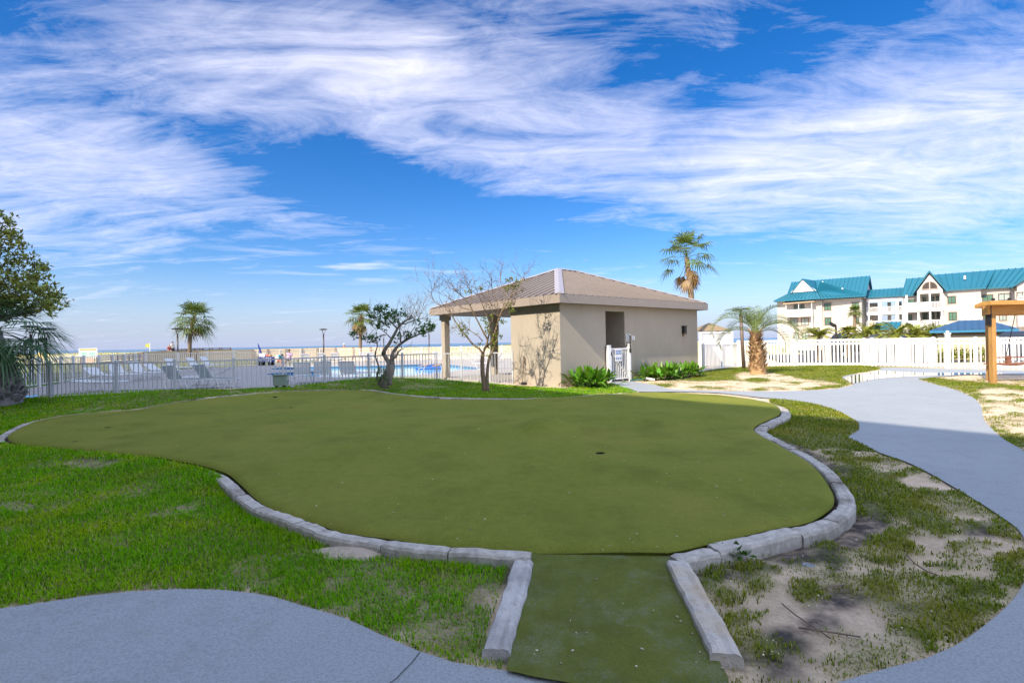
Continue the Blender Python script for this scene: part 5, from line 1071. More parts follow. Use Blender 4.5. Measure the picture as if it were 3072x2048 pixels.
# bare tree by the wall
o5 = (1250, 780); s5 = 3.484; Yb = 15.25; r = random.Random(21); bb = aty(1250+722/s5, 780+1362/s5, Yb)
bt = thing('twin_stemmed_tree', 'slender twin stemmed tree with mostly bare twigs and few leaves before the porch', 'tree', bb)
b = MB(); be = MB(); ends = []
for L, a, c in (([(705, 1375), (703, 1300), (690, 1200), (685, 1060), (692, 985)], .075, .06), ([(740, 1375), (737, 1300), (735, 1230), (745, 1100), (762, 1010), (805, 930)], .065, .035)): limb(b, trace(L, o5, s5, Yb, r, 0, .05), a, c, 9)
BL = [([(692, 985), (655, 925), (590, 882), (540, 820), (490, 760), (440, 690), (390, 620), (352, 540), (325, 485), (250, 470), (180, 420), (120, 350)], .036, .008), ([(692, 985), (715, 915), (742, 840), (700, 760), (650, 660), (605, 575), (560, 480), (500, 400), (420, 330), (355, 250), (312, 190)], .04, .007),
 ([(715, 915), (790, 840), (832, 710), (862, 600), (905, 520), (960, 420), (1000, 330), (1012, 240), (980, 160)], .04, .007), ([(742, 840), (765, 700), (740, 600), (700, 500), (662, 400), (622, 300), (592, 200)], .028, .006), ([(805, 930), (850, 780), (852, 660), (850, 560), (840, 440), (800, 330), (780, 240)], .024, .006), ([(690, 850), (640, 790), (560, 740), (490, 690), (440, 640)], .016, .006), ([(605, 575), (560, 520), (480, 500), (400, 430), (320, 380), (260, 330)], .016, .005), ([(862, 600), (900, 500), (930, 400), (900, 300), (870, 200), (890, 110)], .018, .005), ([(960, 420), (1030, 330), (1090, 250), (1110, 180)], .014, .004), ([(560, 480), (580, 400), (560, 320), (520, 250)], .014, .005), ([(765, 700), (800, 600), (790, 500), (760, 400), (740, 300)], .016, .005), ([(180, 420), (150, 340), (190, 280)], .01, .004), ([(905, 520), (960, 500), (1010, 470)], .012, .005)]
for L, a, c in BL:
    T = trace(L, o5, s5, Yb, r, 0, .75); limb(b, T, a, c, 6); n = len(T)
    for k in range(int(5+n*.2)):
        i = r.randint(int(n*.45), n-1); t = (T[min(i+1, n-1)]-T[max(i-1, 0)]).normalized(); d = (t*.5+Vector((r.gauss(0, .6), r.gauss(0, .5), r.gauss(.35, .5)))).normalized()
        twig(be, T[i], d, r.uniform(.35, .62), 0.0095, 2, r, .65, ends, .3)
b.build('trunk', M_bark2, bt, True); be.build('bare_twigs', M_twig, bt)
b = MB()
for x, y, R, n in ((985, 225, .16, 12), (1005, 290, .2, 16), (965, 300, .14, 9), (1095, 255, .18, 12), (1060, 300, .12, 7), (985, 515, .18, 16), (1000, 545, .12, 8), (655, 290, .11, 7), (540, 350, .1, 6), (490, 715, .1, 8), (485, 770, .1, 9), (865, 640, .12, 9), (890, 655, .1, 7), (765, 690, .14, 10), (735, 650, .12, 8), (805, 900, .14, 14), (660, 885, .1, 7), (775, 785, .15, 12), (820, 800, .12, 10), (700, 620, .1, 6), (790, 590, .1, 6), (460, 700, .08, 5), (525, 785, .08, 6), (870, 830, .08, 5), (630, 770, .06, 3), (810, 860, .12, 8), (740, 1000, .08, 5), (750, 740, .12, 8)):
    clump(b, aty(1250+x/s5, 780+y/s5, Yb+r.uniform(-.45, .45)), R*1.15, r, int(n*.5), .09, .02)
b.build('crown', M_leaf2, bt)
# leafy tree at the left edge
lt = thing('broadleaf_tree', 'dense olive green broadleaf tree cut off by the left edge, above the shaded palm', 'tree', A(-150, 1200, 13.6)); r = random.Random(33)
b = MB(); bl = MB(); tb_ = A(-150, 1200, 13.6); hub = A(-130, 960, 13.6)
b.tube([tb_-Vector((0, 0, .2)), tb_.lerp(hub, .5)+Vector((.05, 0, 0)), hub], [.16, .12, .10], 8)
tips = [(-60, 700), (10, 665), (25, 700), (60, 735), (75, 775), (40, 790), (110, 805), (120, 830), (85, 850), (140, 868), (170, 895), (130, 905), (60, 900), (20, 860), (-20, 800), (-40, 880), (90, 935), (150, 925), (20, 950), (-60, 940), (-80, 780), (-130, 700), (-160, 800), (-200, 760), (-220, 860), (-260, 820), (0, 740), (-20, 690), (50, 830), (30, 910), (-100, 850), (110, 870), (5, 900), (-300, 900), (-180, 920)]
for x, y in tips:
    e = A(x, y, 13.6+r.uniform(-.9, .7)); m1 = hub.lerp(e, .45)+Vector((r.uniform(-.1, .1), r.uniform(-.2, .2), r.uniform(-.25, .05))); T = smooth([hub, m1, e], .12); limb(b, T, .035, .008, 5)
    for k in range(7): q = T[r.randint(len(T)//3, len(T)-1)]; twig(b, q, Vector((r.gauss(0, .6), r.gauss(0, .6), .5)).normalized(), .28, .006, 0, r); rosette(bl, q+Vector((r.gauss(0, .12), r.gauss(0, .15), r.gauss(.1, .12))), r, 7, .13, .028)
    clump(bl, e, .26, r, 17, .125, .03)
b.build('trunk', M_bark, lt, True); bl.build('crown', M_oli, lt)
# broad leaved clumps by the gate
def bush(label, line, n, H, seed):
    r = random.Random(seed); c = line[0].lerp(line[-1], .5); rt_ = thing('broadleaf_plant', label, 'plant', c, group='broad leaved plants against the pool house wall'); b = MB(); bs = MB()
    for i in range(n):
        t = r.random()*(len(line)-1); k = min(int(t), len(line)-2); p = line[k].lerp(line[k+1], t-k)+Vector((r.gauss(0, .12), r.gauss(0, .12), 0))
        az = r.uniform(0, 2*PI); el = r.uniform(.35, 1.45); L = H*r.uniform(.65, 1.15); d = uvec(az, el); q = p+d*L*.45; s = d.cross(Vector((0, 0, 1))).normalized(); nn = s.cross(d)
        bs.tube([p, q], [.007, .005], 3, False); l2 = L*.62; d2 = (d+Vector((0, 0, -.25))).normalized(); d3 = (d+Vector((0, 0, -.95*math.cos(el)-.1))).normalized(); w = .06*r.uniform(.8, 1.25)*(H/.55)
        s = (s*math.cos(.3)+nn*r.uniform(-.4, .4)).normalized(); P3 = [q, q+d*l2*.25, q+d*l2*.25+d2*l2*.35, q+d*l2*.25+d2*l2*.35+d3*l2*.4]; W3_ = [.006, w*.85, w, .004]
        base = len(b.v)
        for pp, ww in zip(P3, W3_): b.v += [tuple(pp-s*ww+nn*ww*.35), tuple(pp), tuple(pp+s*ww+nn*ww*.35)]
        for i2 in range(3):
            a = base+3*i2; b.f += [(a, a+1, a+4, a+3), (a+1, a+2, a+5, a+4)]
    b.build('leaves', M_broad, rt_, True, recalc=False); bs.build('stems', M_leaf, rt_)
bush('rounded clump of broad glossy leaves left of the white gate', [P(1735, 1160), P(1775, 1163), P(1810, 1155)], 190, .62, 4)
bush('long low bed of broad leaves along the wall right of the white gate', [P(1935, 1141), P(1985, 1140), P(2040, 1135), P(2090, 1127)], 330, .60, 5)
# small weed by the kerb
b = MB(); r = random.Random(3); q = P(2185, 1668)
for i in range(26): rosette(b, q+Vector((r.gauss(0, .07), r.gauss(0, .03), .02)), r, 3, .06, .02)
prop(b.build('weed', M_leaf), 'small dark leafy weed at the foot of the kerb right of the turf strip', 'weed')
# low shrubs seen through the white fence
for i, (px, Y) in enumerate(((2830, 36), (2880, 37), (2935, 36))):
    b = MB(); r = random.Random(60+i); c = Vector((xat(px, Y, -.3), Y, -.35)); clump(b, c+Vector((0, 0, .25)), .6, r, 60, .22, .05)
    prop(b.build('shrub', M_oli), ('shrub nearest the corner of the white fence, before the yellow hut', 'middle shrub before the yellow hut, seen through the pickets', 'rightmost shrub before the yellow hut, nearest the timber post')[i], 'shrub', 'shrubs before the yellow hut')
# dune grass
n = 16000; X_ = rng.uniform(-95, 22, n); Y_ = rng.uniform(64, 96, n); kk = vnoise(X_, Y_, 7, 81, 3) > .47; X_, Y_ = X_[kk], Y_[kk]; n = len(X_)
pr_ = sstep(60, 74, Y_)*sstep(118, 98, Y_); Zd = -.7+pr_*(1.42+.55*(vnoise(X_, Y_, 9., 61, 4)-.5))
for px, Y, rx, a in ((1000, 88, 5., .35), (1600, 80, 6, .3), (330, 76, 9, .12), (150, 72, 8, .15), (2330, 90, 14, .9)): Zd += a*np.exp(-((X_-xat(px, Y, 1))/rx)**2-((Y_-Y)/6)**2)
az = rng.uniform(0, 2*PI, n); L = rng.uniform(.12, .34, n); V = np.zeros((n, 3, 3)); V[:, 0] = np.column_stack([X_-.05, Y_, Zd-.05]); V[:, 1] = np.column_stack([X_+.05, Y_, Zd-.05]); V[:, 2] = np.column_stack([X_+np.cos(az)*L*.5, Y_+np.sin(az)*L*.5, Zd+L])
prop(raw('dune_grass', V.reshape(-1, 3), np.arange(n*3).reshape(-1, 3), leafmat('dune grass', (.26, .27, .07), (.36, .30, .12), .4)), 'yellowish grass on the dunes before the sea', 'grass', kind='stuff')
# ------------------------------------------------------------------ lamps, signs, furniture, people
M_pole = mat('dark brown metal', (.035, .022, .022), rough=.4); M_glow = mat('lamp disc', (.06, .05, .05), rough=.35)
def lamp(px, ytop, Y, zb, label, R=.42, pr=.06):
    zt = aty(px, ytop, Y).z; x = xat(px, Y, zt*.5+.5); root = thing('lamp_post', label, 'lamp post', (x, Y, zb), group='disc topped lamp posts')
    b = MB(); b.tube([(x, Y, zb-.2), (x, Y, zt-.42)], pr, 10); b.lathe([(pr*1.6, 0), (pr*1.6, .12), (pr*1.05, .16)], 10, (x, Y, zb)); b.build('pole', M_pole, root, True)
    b = MB(); b.lathe([(.03, -.1), (R*.9, -.07), (R, -.03), (R, .0), (R*.3, .05)], 20, (x, Y, zt)); b.build('lamp_disc', M_glow, root)
    for k in range(3):
        a = k*2*PI/3+.5; b = MB(); b.tube([(x+pr*.6*math.cos(a), Y+pr*.6*math.sin(a), zt-.44), (x+R*.6*math.cos(a), Y+R*.6*math.sin(a), zt-.075)], .014, 5); b.build('bracket', M_pole, root)
lamp(532.5, 985, 42, -.1, 'lamp post beside the full crowned palm, left of its trunk', .44)
lamp(970.5, 987, 46, -.1, 'lamp post standing alone against the sky between the two fan palms', .35)
lamp(1151, 1004, 56, -.1, 'distant lamp post seen between the branches of the twisted tree', .3)
lamp(1287, 990, 52, -.1, 'lamp post whose top hides behind a leafy branch, left of the porch column', .34)
lamp(137, 985, 24, -.1, 'reddish lamp post under the drooping palm frond at far left', .4)
lamp(93, 978, 25.5, -.1, 'lamp post behind the shaded palm, leftmost of all the lamp posts', .4)
# tilted square lamp by the feather palm
x0 = Vector((xat(2231, 24.4, .5), 24.4, 0)); xt = aty(2222, 928, 24.4); root = thing('lamp_post', 'brown lamp post with a tilted flat shade, behind the feather palm', 'lamp post', x0, group='disc topped lamp posts')
b = MB(); b.tube([x0-Vector((0, 0, .1)), xt-Vector((0, 0, .2))], [.085, .075], 12); b.build('pole', mat('brown pole', (.14, .095, .07), (.10, .07, .05), .5), root, True)
b = MB(); b.box(xt+Vector((.0, 0, .0)), (.62, .5, .07), (.99, .1, .12)); b.tube([xt-Vector((0, 0, .25)), xt-Vector((0, 0, .02))], .05, 6); b.build('lamp_shade', M_glow, root)
for px, py, Y, lab in ((2507, 973, 46, 'floodlight pole leaning over the white fence, left of the small cycad'), (2737, 975, 46, 'floodlight pole by the sago palms, right of the sloping porch roof')):
    t_ = aty(px, py, Y); root = thing('floodlight', lab, 'floodlight', (t_.x, t_.y, -.65), group='floodlights behind the white fence')
    b = MB(); b.tube([(t_.x+.1, t_.y, -.7), t_+Vector((0, 0, -.1)), t_+Vector((-.1, 0, .02))], .085, 8); b.build('pole', M_pole, root)
    b = MB(); b.box(t_+Vector((-.32, 0, .0)), (.42, .3, .28), (.85, 0, -.5)); b.build('lamp_head', M_dark, root)
t_ = aty(2614, 972, 60); root = thing('globe_lamp', 'small lamp with a pale lantern head among the sago palms', 'lamp post', (t_.x, t_.y, -.65)); b = MB(); b.tube([(t_.x, t_.y, -.7), t_-Vector((0, 0, .3))], .07, 8); b.build('pole', M_pole, root); b = MB(); b.lathe([(.12, -.3), (.3, .15), (.12, .35), (.02, .5)], 8, t_); b.build('lantern', mat('lantern glass', (.6, .5, .3), rough=.3), root)
# signs at left
def board(px0, py0, px1, py1, Y, label, pal, zb=-.1, legs=True):
    a, c = aty(px0, py0, Y), aty(px1, py1, Y); w, h = c.x-a.x, a.z-c.z; m_ = (a+c)/2; root = thing('sign_board', label, 'sign', (m_.x, Y, zb))
    b = MB(); b.box(m_, (w, .05, h)); pn = b.build('panel', pal[0], root)
    if legs:
        for s in (-.42, .42): b = MB(); b.box((m_.x+s*w, Y+.06, (a.z+zb)/2), (.09, .06, a.z-zb-.06)); b.build('post', M_brown, root)
    return root, m_, w, h, pn
M_or = mat('orange print', (.75, .35, .05), rough=.5); M_teal = mat('teal print', (.34, .62, .50), rough=.5); M_yel = mat('yellow board', (.80, .66, .28), rough=.5)
root, m_, w, h, pn = board(237, 1045, 293, 1071, 44, 'white notice board with orange heading and teal map panels behind the side fence', (M_sign,))
b = MB(); r = random.Random(5); x = -w*.44
while x < w*.42: l = r.uniform(.05, .09); b.box((m_.x+x+l/2, 44-.028, m_.z+h*.36), (l, .006, h*.16)); x += l+.014
b.build('heading', M_or, pn)
for s in (-.22, .22): b = MB(); b.box((m_.x+s*w, 44-.028, m_.z-h*.1), (w*.34, .006, h*.42)); b.build('map_panel', M_teal, pn)
b = MB(); b.box((m_.x+w*.04, 44, m_.z-h*.9), (w*.52, .04, h*.6)); b.build('lower_panel', mat('peach print', (.78, .52, .36), rough=.5), root)
root, m_, w, h, pn = board(114, 1057, 148, 1081, 42, 'small yellow notice with a line drawing, left of the white notice board', (M_yel,))
b = MB(); r = random.Random(9)
for i in range(5):
    x = -w*.4
    while x < w*.36: l = r.uniform(.03, .08); b.box((m_.x+x+l/2, 42-.028, m_.z+h*(.32-.16*i)), (l, .006, h*.05)); x += l+.025
b.build('lettering', M_or, pn)
# beach flag
f0 = aty(450, 1062, 70); root = thing('beach_flag', 'small yellow flag on a thin pole above the dunes', 'flag', (f0.x, 70, .6)); ft = aty(450, 1029, 70)
b = MB(); b.tube([(f0.x, 70, .5), (ft.x, 70, ft.z)], .035, 6); b.build('pole', M_white, root)
b = MB(); n = 8
for i in range(n+1): x = -.62*i/n; b.v += [(ft.x+x, 70+.06*math.sin(i*1.3), ft.z-.05-.08*i/n), (ft.x+x, 70+.06*math.sin(i*1.3+.5), ft.z-.62+.1*i/n-(.0))]
b.f = [(2*i, 2*i+1, 2*i+3, 2*i+2) for i in range(n)]; b.build('cloth', mat('yellow cloth', (.75, .72, .16), rough=.8, transl=.4), root)
# electrical box
e0 = P(843, 1163); root = thing('electrical_box', 'grey green electrical box on short posts with a curved conduit at the fence foot', 'electrical box', e0)
k = e0.y/F_; M_eb = mat('grey green enamel', (.25, .31, .25), (.21, .27, .22), .45, 3.); zc = e0.z+24*k; W_ = 39*k
b = MB(); b.box(e0+Vector((0, 0, 23*k)), (W_, .2, 32*k)); b.box(e0+Vector((0, -.01, 39.5*k)), (W_+.03, .25, .02)); b.build('box', M_eb, root, bevel=.006)
for s in (-.36, .22): b = MB(); b.box(e0+Vector((s*W_, .02, 1.5*k)), (.07, .09, 12*k)); b.build('post', M_brown, root)
b = MB(); b.tube(smooth([e0+Vector((W_/2-.01, 0, 24*k)), e0+Vector((W_/2+.07, 0, 23*k)), e0+Vector((W_/2+.13, 0, 17*k)), e0+Vector((W_/2+.15, 0, 3*k)), e0+Vector((W_/2+.15, 0, -.05))], .03), .017, 6); b.box(e0+Vector((W_/2+.15, 0, 2.5*k)), (.07, .06, .06)); b.build('conduit', M_alu, root)
# ---- sun loungers
M_sl = mat('white straps', (.72, .73, .74), (.66, .67, .68), .5, 3.); M_gs = mat('grey sling', (.17, .19, .18), (.13, .145, .14), .7, 6.); M_tube = mat('white tube', (.78, .78, .78), rough=.3)
def lounger(label, back=.75, M_s=M_sl, gapped=True):
    root = thing('sun_lounger', label, 'sun lounger', group='sun loungers on the pool deck'); w = .31; zs = .36; L = 1.9; hb = .68; ca, sa = math.cos(back), math.sin(back)
    b = MB()
    for s in (-w, w): b.tube([(.6, s, zs), (L-.05, s, zs), (L, s*.93, zs)], .017, 6)
    b.tube([(L, -w*.93, zs), (L, w*.93, zs)], .017, 6); b.tube([(.6, -w, zs), (.6, w, zs)], .015, 6); b.tube([(1.3, -w, zs), (1.3, w, zs)], .013, 6); b.build('frame', M_tube, root, world=False)
    for x0 in (.5, 1.4):
        for s in (-w, w):
            b = MB(); b.tube(smooth([(x0-.14, s, zs), (x0-.05, s*1.06, .05), (x0, s*1.08, .02), (x0+.16, s*1.08, .02), (x0+.21, s*1.06, .05), (x0+.33, s, zs)], .05), .014, 5); b.build('leg', M_tube, root, world=False)
    b = MB(); B0 = Vector((.6, 0, zs)); d = Vector((-ca, 0, sa)); up_ = Vector((sa, 0, ca))
    for s in (-w*.96, w*.96): b.tube([B0+Vector((0, s, 0)), B0+d*hb+Vector((0, s, 0))], .016, 6)
    b.tube([B0+d*hb+Vector((0, -w*.96, 0)), B0+d*hb+Vector((0, w*.96, 0))], .016, 6); b.tube([B0+d*.35+Vector((0, -w, 0)), (.45, -w, zs-.04)], .01, 5); b.tube([B0+d*.35+Vector((0, w, 0)), (.45, w, zs-.04)], .01, 5); br = b.build('backrest', M_tube, root, world=False)
    b = MB(); n = 11 if gapped else 1
    for i in range(n): b.box(B0+d*(.04+(hb-.06)*(i+.5)/n)+up_*.012, ((hb-.06)/n*(.72 if gapped else 1), 2*w, .012), d, (0, 1, 0), up_)
    b.build('straps', M_s, br, world=False)
    b = MB(); n = 20 if gapped else 1; x0, x1 = .64, L-.03
    for i in range(n): b.box((x0+(x1-x0)*(i+.5)/n, 0, zs+.012), ((x1-x0)/n*(.72 if gapped else 1), 2*w, .012))
    b.build('seat', M_s, root, world=False); return root
def put(o, px, Y, yaw, label, z=ZD):
    o.location = (xat(px, Y, z), Y, z); o.rotation_euler = (0, 0, yaw); o['label'] = label; return o
sling = lounger('x', .95, M_gs, False); strap = lounger('x', .95); flat = lounger('x', .08); low = lounger('x', .55)
put(sling, 487, 19.6, -.15, 'grey sling lounger with raised back just behind the front fence, left of the pair')
put(copy_tree(sling), 580, 20., -.15, 'grey sling lounger with a reddish towel edge, right of the pair behind the front fence')
put(copy_tree(low), 690, 21.5, PI+.1, 'empty white lounger turned the other way, right of the grey pair')
put(strap, 905, 20.2, PI/2+.35, 'strapped lounger seen from behind, left of the three by the pool')
put(copy_tree(strap), 970, 20.6, PI/2+.4, 'strapped lounger seen from behind, middle of the three by the pool')
put(copy_tree(strap), 1035, 20.4, PI/2+.05, 'strapped lounger seen from behind, right of the three and more upright')
put(flat, 1052, 22.4, -.1, 'flat lounger beyond the upright strapped one, beside the twisted tree')
put(copy_tree(flat), 232, 19.3, -.05, 'flat white lounger close behind the front fence at far left')
put(low, 268, 24.5, -.3, 'white lounger with raised back near the bend of the side fence')
put(copy_tree(strap), 330, 25.3, -.3, 'white lounger, second in the row from the bend of the side fence')
put(copy_tree(strap), 390, 26.5, -.25, 'white lounger in the middle of the row before the beach fence corner')
put(copy_tree(low), 442, 28.5, -.2, 'white lounger, last in the shaded row before the sunlit deck')
put(copy_tree(strap), 497, 33., -.2, 'sunlit white lounger left of the lamp post by the full crowned palm')
put(copy_tree(strap), 560, 35., -.15, 'sunlit white lounger under the full crowned palm')
put(copy_tree(strap), 600, 37.5, -.1, 'sunlit white lounger with steep back right of the palm trunk')
put(copy_tree(strap), 912, 44., PI/2, 'white lounger near the seated person by the beach fence')
put(copy_tree(strap), 960, 45., PI/2, 'white lounger directly below the lone lamp post')
put(copy_tree(strap), 1000, 45., PI/2, 'white lounger just right of the lone lamp post')
put(copy_tree(strap), 1085, 44., 1.3, 'white lounger behind the fence, below the shaggy collared palm')
put(copy_tree(strap), 1108, 44.5, 1.4, 'white lounger partly hidden by the twisted tree')
put(copy_tree(strap), 1300, 41., 1.0, 'white lounger with raised back left of the porch column')
put(copy_tree(low), 1395, 42., .3, 'white lounger seen right of the porch column')
put(copy_tree(low), 1430, 40., .3, 'white lounger seen between porch column and slender tree')
put(copy_tree(strap), 1515, 30., PI-.2, 'white lounger at the wall of the pool house, seen under the porch')
# ---- people
M_skin = mat('skin', (.45, .26, .18), (.40, .23, .16), .5, 4.); M_skin2 = mat('tanned skin', (.28, .14, .09), (.25, .125, .08), .5, 4.)
def skin(name, J, E, parent, m_, root=0):
    me = bpy.data.meshes.new(name); me.from_pydata([tuple(j[:3]) for j in J], E, []); o = bpy.data.objects.new(name, me); COL.objects.link(o); o.parent = parent; me.materials.append(m_)
    md = o.modifiers.new('skin', 'SKIN'); 
    if not me.skin_vertices: me.skin_vertices.new()
    for i, j in enumerate(J): me.skin_vertices[0].data[i].radius = (j[3], j[4] if len(j) > 4 else j[3]); me.skin_vertices[0].data[i].use_root = (i == root)
    s = o.modifiers.new('sub', 'SUBSURF'); s.levels = s.render_levels = 1; md.use_smooth_shade = True; return o
POSES = {  # facing -y ; pelvis, waist, chest, neck, head-base, head-top, (shoulder, elbow, wrist, hand) L/R, (hip, knee, ankle, toe) L/R
 'walk': dict(sp=[(0, 0, .93), (0, 0, 1.1), (0, .0, 1.32), (0, 0, 1.47), (0, -.02, 1.56), (0, -.03, 1.68)], aL=[(.18, 0, 1.4), (.24, .05, 1.14), (.23, -.12, .93), (.22, -.17, .86)], aR=[(-.18, 0, 1.4), (-.24, .1, 1.15), (-.24, .02, .9), (-.23, -.02, .82)], lL=[(.09, 0, .9), (.1, -.16, .5), (.1, -.12, .08), (.1, -.27, .03)], lR=[(-.09, 0, .9), (-.1, .06, .5), (-.1, .3, .14), (-.1, .2, .03)]),
 'sit': dict(sp=[(0, 0, .5), (0, .03, .66), (0, .05, .88), (0, .03, 1.03), (0, -.01, 1.12), (0, -.02, 1.25)], aL=[(.18, .05, .96), (.25, -.05, .72), (.16, -.28, .64), (.1, -.34, .64)], aR=[(-.18, .05, .96), (-.25, -.05, .72), (-.16, -.28, .64), (-.1, -.34, .64)], lL=[(.1, -.03, .48), (.14, -.45, .5), (.14, -.47, .08), (.14, -.62, .04)], lR=[(-.1, -.03, .48), (-.14, -.45, .5), (-.14, -.5, .08), (-.14, -.65, .04)]),
 'bend': dict(sp=[(0, 0, .5), (0, -.08, .64), (0, -.22, .82), (0, -.33, .9), (0, -.42, .93), (0, -.52, .9)], aL=[(.18, -.24, .87), (.22, -.38, .62), (.14, -.55, .45), (.12, -.6, .38)], aR=[(-.18, -.24, .87), (-.22, -.38, .62), (-.14, -.55, .45), (-.12, -.6, .38)], lL=[(.1, -.03, .48), (.16, -.45, .5), (.15, -.42, .08), (.15, -.57, .04)], lR=[(-.1, -.03, .48), (-.16, -.45, .5), (-.15, -.5, .08), (-.15, -.65, .04)]),
 'lie': dict(sp=[(0, 0, .12), (0, .17, .13), (0, .4, .17), (0, .55, .24), (0, .62, .3), (0, .7, .40)], aL=[(.19, .48, .2), (.3, .3, .14), (.26, .05, .14), (.25, -.02, .14)], aR=[(-.19, .48, .2), (-.3, .3, .14), (-.26, .05, .14), (-.25, -.02, .14)], lL=[(.09, -.04, .12), (.12, -.42, .2), (.12, -.8, .12), (.12, -.86, .2)], lR=[(-.09, -.04, .12), (-.12, -.4, .26), (-.12, -.75, .1), (-.12, -.82, .18)])}
def person(label, loc, yaw, pose, top, bottom, hair, skin_m=None, sc_=1., hat=None):
    root = thing('person', label, 'person', loc, yaw); root.scale = (sc_,)*3; Q = POSES[pose]; sm = skin_m or M_skin; J = []; E = []
    R = [.12, .105, .13, .05, .075, .07]
    for i, (p, q) in enumerate(zip(Q['sp'], R)): J.append((*p, q*(1.2 if i < 3 else 1), q*(.85 if i < 3 else 1))); E += [(i-1, i)] if i else []
    for key, par, rr in (('aL', 2, (.055, .042, .032, .035)), ('aR', 2, (.055, .042, .032, .035)), ('lL', 0, (.085, .062, .042, .035)), ('lR', 0, (.085, .062, .042, .035))):
        for i, (p, q) in enumerate(zip(Q[key], rr)): J.append((*p, q)); E.append((par if i == 0 else len(J)-2, len(J)-1))
    skin('body', J, E, root, sm)
    g = lambda k: [j for j in J[{'aL': 6, 'aR': 10, 'lL': 14, 'lR': 18}[k]:][:4]]
    if top:
        T = [(*j[:3], j[3]*1.12, j[4]*1.2) for j in J[:3]]+[(*J[3][:3], .07)]; Et = [(0, 1), (1, 2), (2, 3)]
        for k in ('aL', 'aR'):
            a, e = g(k)[0], g(k)[1]; m_ = tuple((Vector(a[:3]).lerp(Vector(e[:3]), .6))); T += [(*a[:3], .075), (*m_, .065)]; Et += [(2, len(T)-2), (len(T)-2, len(T)-1)]
        skin('shirt', T, Et, root, top)
    if bottom:
        T = [(*J[0][:3], .16, .125)]; Et = []
        for k in ('lL', 'lR'):
            a, e = g(k)[0], g(k)[1]; m_ = tuple((Vector(a[:3]).lerp(Vector(e[:3]), .75))); T += [(*a[:3], .105), (*m_, .088)]; Et += [(0, len(T)-2), (len(T)-2, len(T)-1)]
        skin('shorts', T, Et, root, bottom)
    h0, h1 = Vector(Q['sp'][4]), Vector(Q['sp'][5]); c = h0.lerp(h1, .75); b = MB(); b.ball(c+Vector((0, .025, .03)), .098, 10, 7, (.95, 1, .85))
    if hat: b.lathe([(.10, .0), (.10, .06), (.04, .1)], 12, c+Vector((0, 0, .05))); b.box(c+Vector((0, -.13, .055)), (.15, .12, .015))
    b.build('cap' if hat else 'hair', hat or hair, root, True, world=False)
    b = MB(); b.ball(c+Vector((0, -.085, -.05)), .016, 6, 4); b.build('nose', sm, root, True, world=False)
    return root
cm = lambda n, c: mat(n, c, rough=.8)
H1 = cm('dark hair', (.03, .02, .015))
bwp = lambda px, py, Y: aty(px, py, Y)
q = BW[2].lerp(BW[3], .15)
person('person in a white top walking up the boardwalk towards the beach', (xat(518, 57.5, 1.5), 57.5, aty(515, 1049, 57.5).z-.75), 1.2, 'walk', cm('white shirt', (.75, .72, .7)), cm('dark shorts', (.05, .05, .07)), H1, None, .95)
person('person in a red top walking behind on the boardwalk ramp', (xat(508, 57, 1.4), 57., aty(508, 1052, 57).z-.85), 1.2, 'walk', cm('red shirt', (.42, .05, .04)), cm('pale shorts', (.6, .45, .35)), cm('light hair', (.4, .3, .2)), None, .9)
person('person with a teal top and orange shorts bending forward beside the blue wagon', (xat(838, 41.5, .3), 41.5, ZD-.05), .9, 'bend', cm('teal shirt', (.05, .33, .40)), cm('orange shorts', (.65, .14, .04)), H1, None, 1.0)
person('person in a patterned lilac shirt sitting upright before the beach fence', (xat(868, 43, .3), 43., ZD-.02), .2, 'sit', mat('patterned shirt', (.62, .50, .66), (.25, .12, .2), .8, 14.), cm('grey shorts', (.3, .3, .3)), cm('dark hair2', (.05, .02, .015)), M_skin2, 1.02)
person('person in a white cap standing beyond the beach fence', (xat(1032, 56, 1), 56., -.1), 2.6, 'walk', cm('rust shirt', (.3, .12, .06)), cm('brown shorts', (.14, .1, .08)), H1, None, 1., cm('white cap', (.72, .72, .76)))
person('person lying on a blue float in the pool beside the porch column', (xat(1296, 34.5, 0), 34.5, ZD-.08), -1.35, 'lie', None, cm('blue trunks', (.03, .12, .5)), cm('brown hair', (.10, .035, .02)), None, 1.05)
# seats of the two sitting people
for px, Y, lab in ((868, 43.12, 'white low chair under the person in the patterned shirt'), (836, 41.6, 'white low chair under the person bending forward')):
    root = thing('beach_chair', lab, 'chair', (xat(px, Y, .2), Y, ZD), .3, group='chairs by the beach fence'); b = MB(); b.box((0, 0, .36), (.5, .5, .03)); b.build('seat', M_sl, root, world=False); b = MB(); b.box((0, .27, .62), (.5, .03, .5), (1, 0, 0), None, (0, .25, .97)); b.build('backrest', M_sl, root, world=False)
    for sx in (-.22, .22):
        for sy in (-.2, .22): b = MB(); b.tube([(sx, sy, 0), (sx, sy, .36)], .015, 5); b.build('leg', M_tube, root, world=False)
# float
f_ = Vector((xat(1290, 34.5, 0), 34.5, ZD-.09)); root = thing('pool_float', 'bright blue inflatable float in the pool under the lying person', 'pool float', f_); b = MB()
for i in range(5): b.tube([f_+Vector((-.95, -.36+.18*i, .02)), f_+Vector((-.9, -.36+.18*i, .03)), f_+Vector((.7, -.36+.18*i, .03)), f_+Vector((.75, -.36+.18*i, .02))], [.03, .085, .085, .03], 8)
b.build('mattress', mat('blue vinyl', (.02, .16, .62), (.02, .13, .55), .3), root, True); b = MB(); b.tube([f_+Vector((.82, -.4, .06)), f_+Vector((.82, .4, .06))], .12, 10); b.build('pillow', mat('blue vinyl2', (.02, .14, .55), rough=.3), root, True)
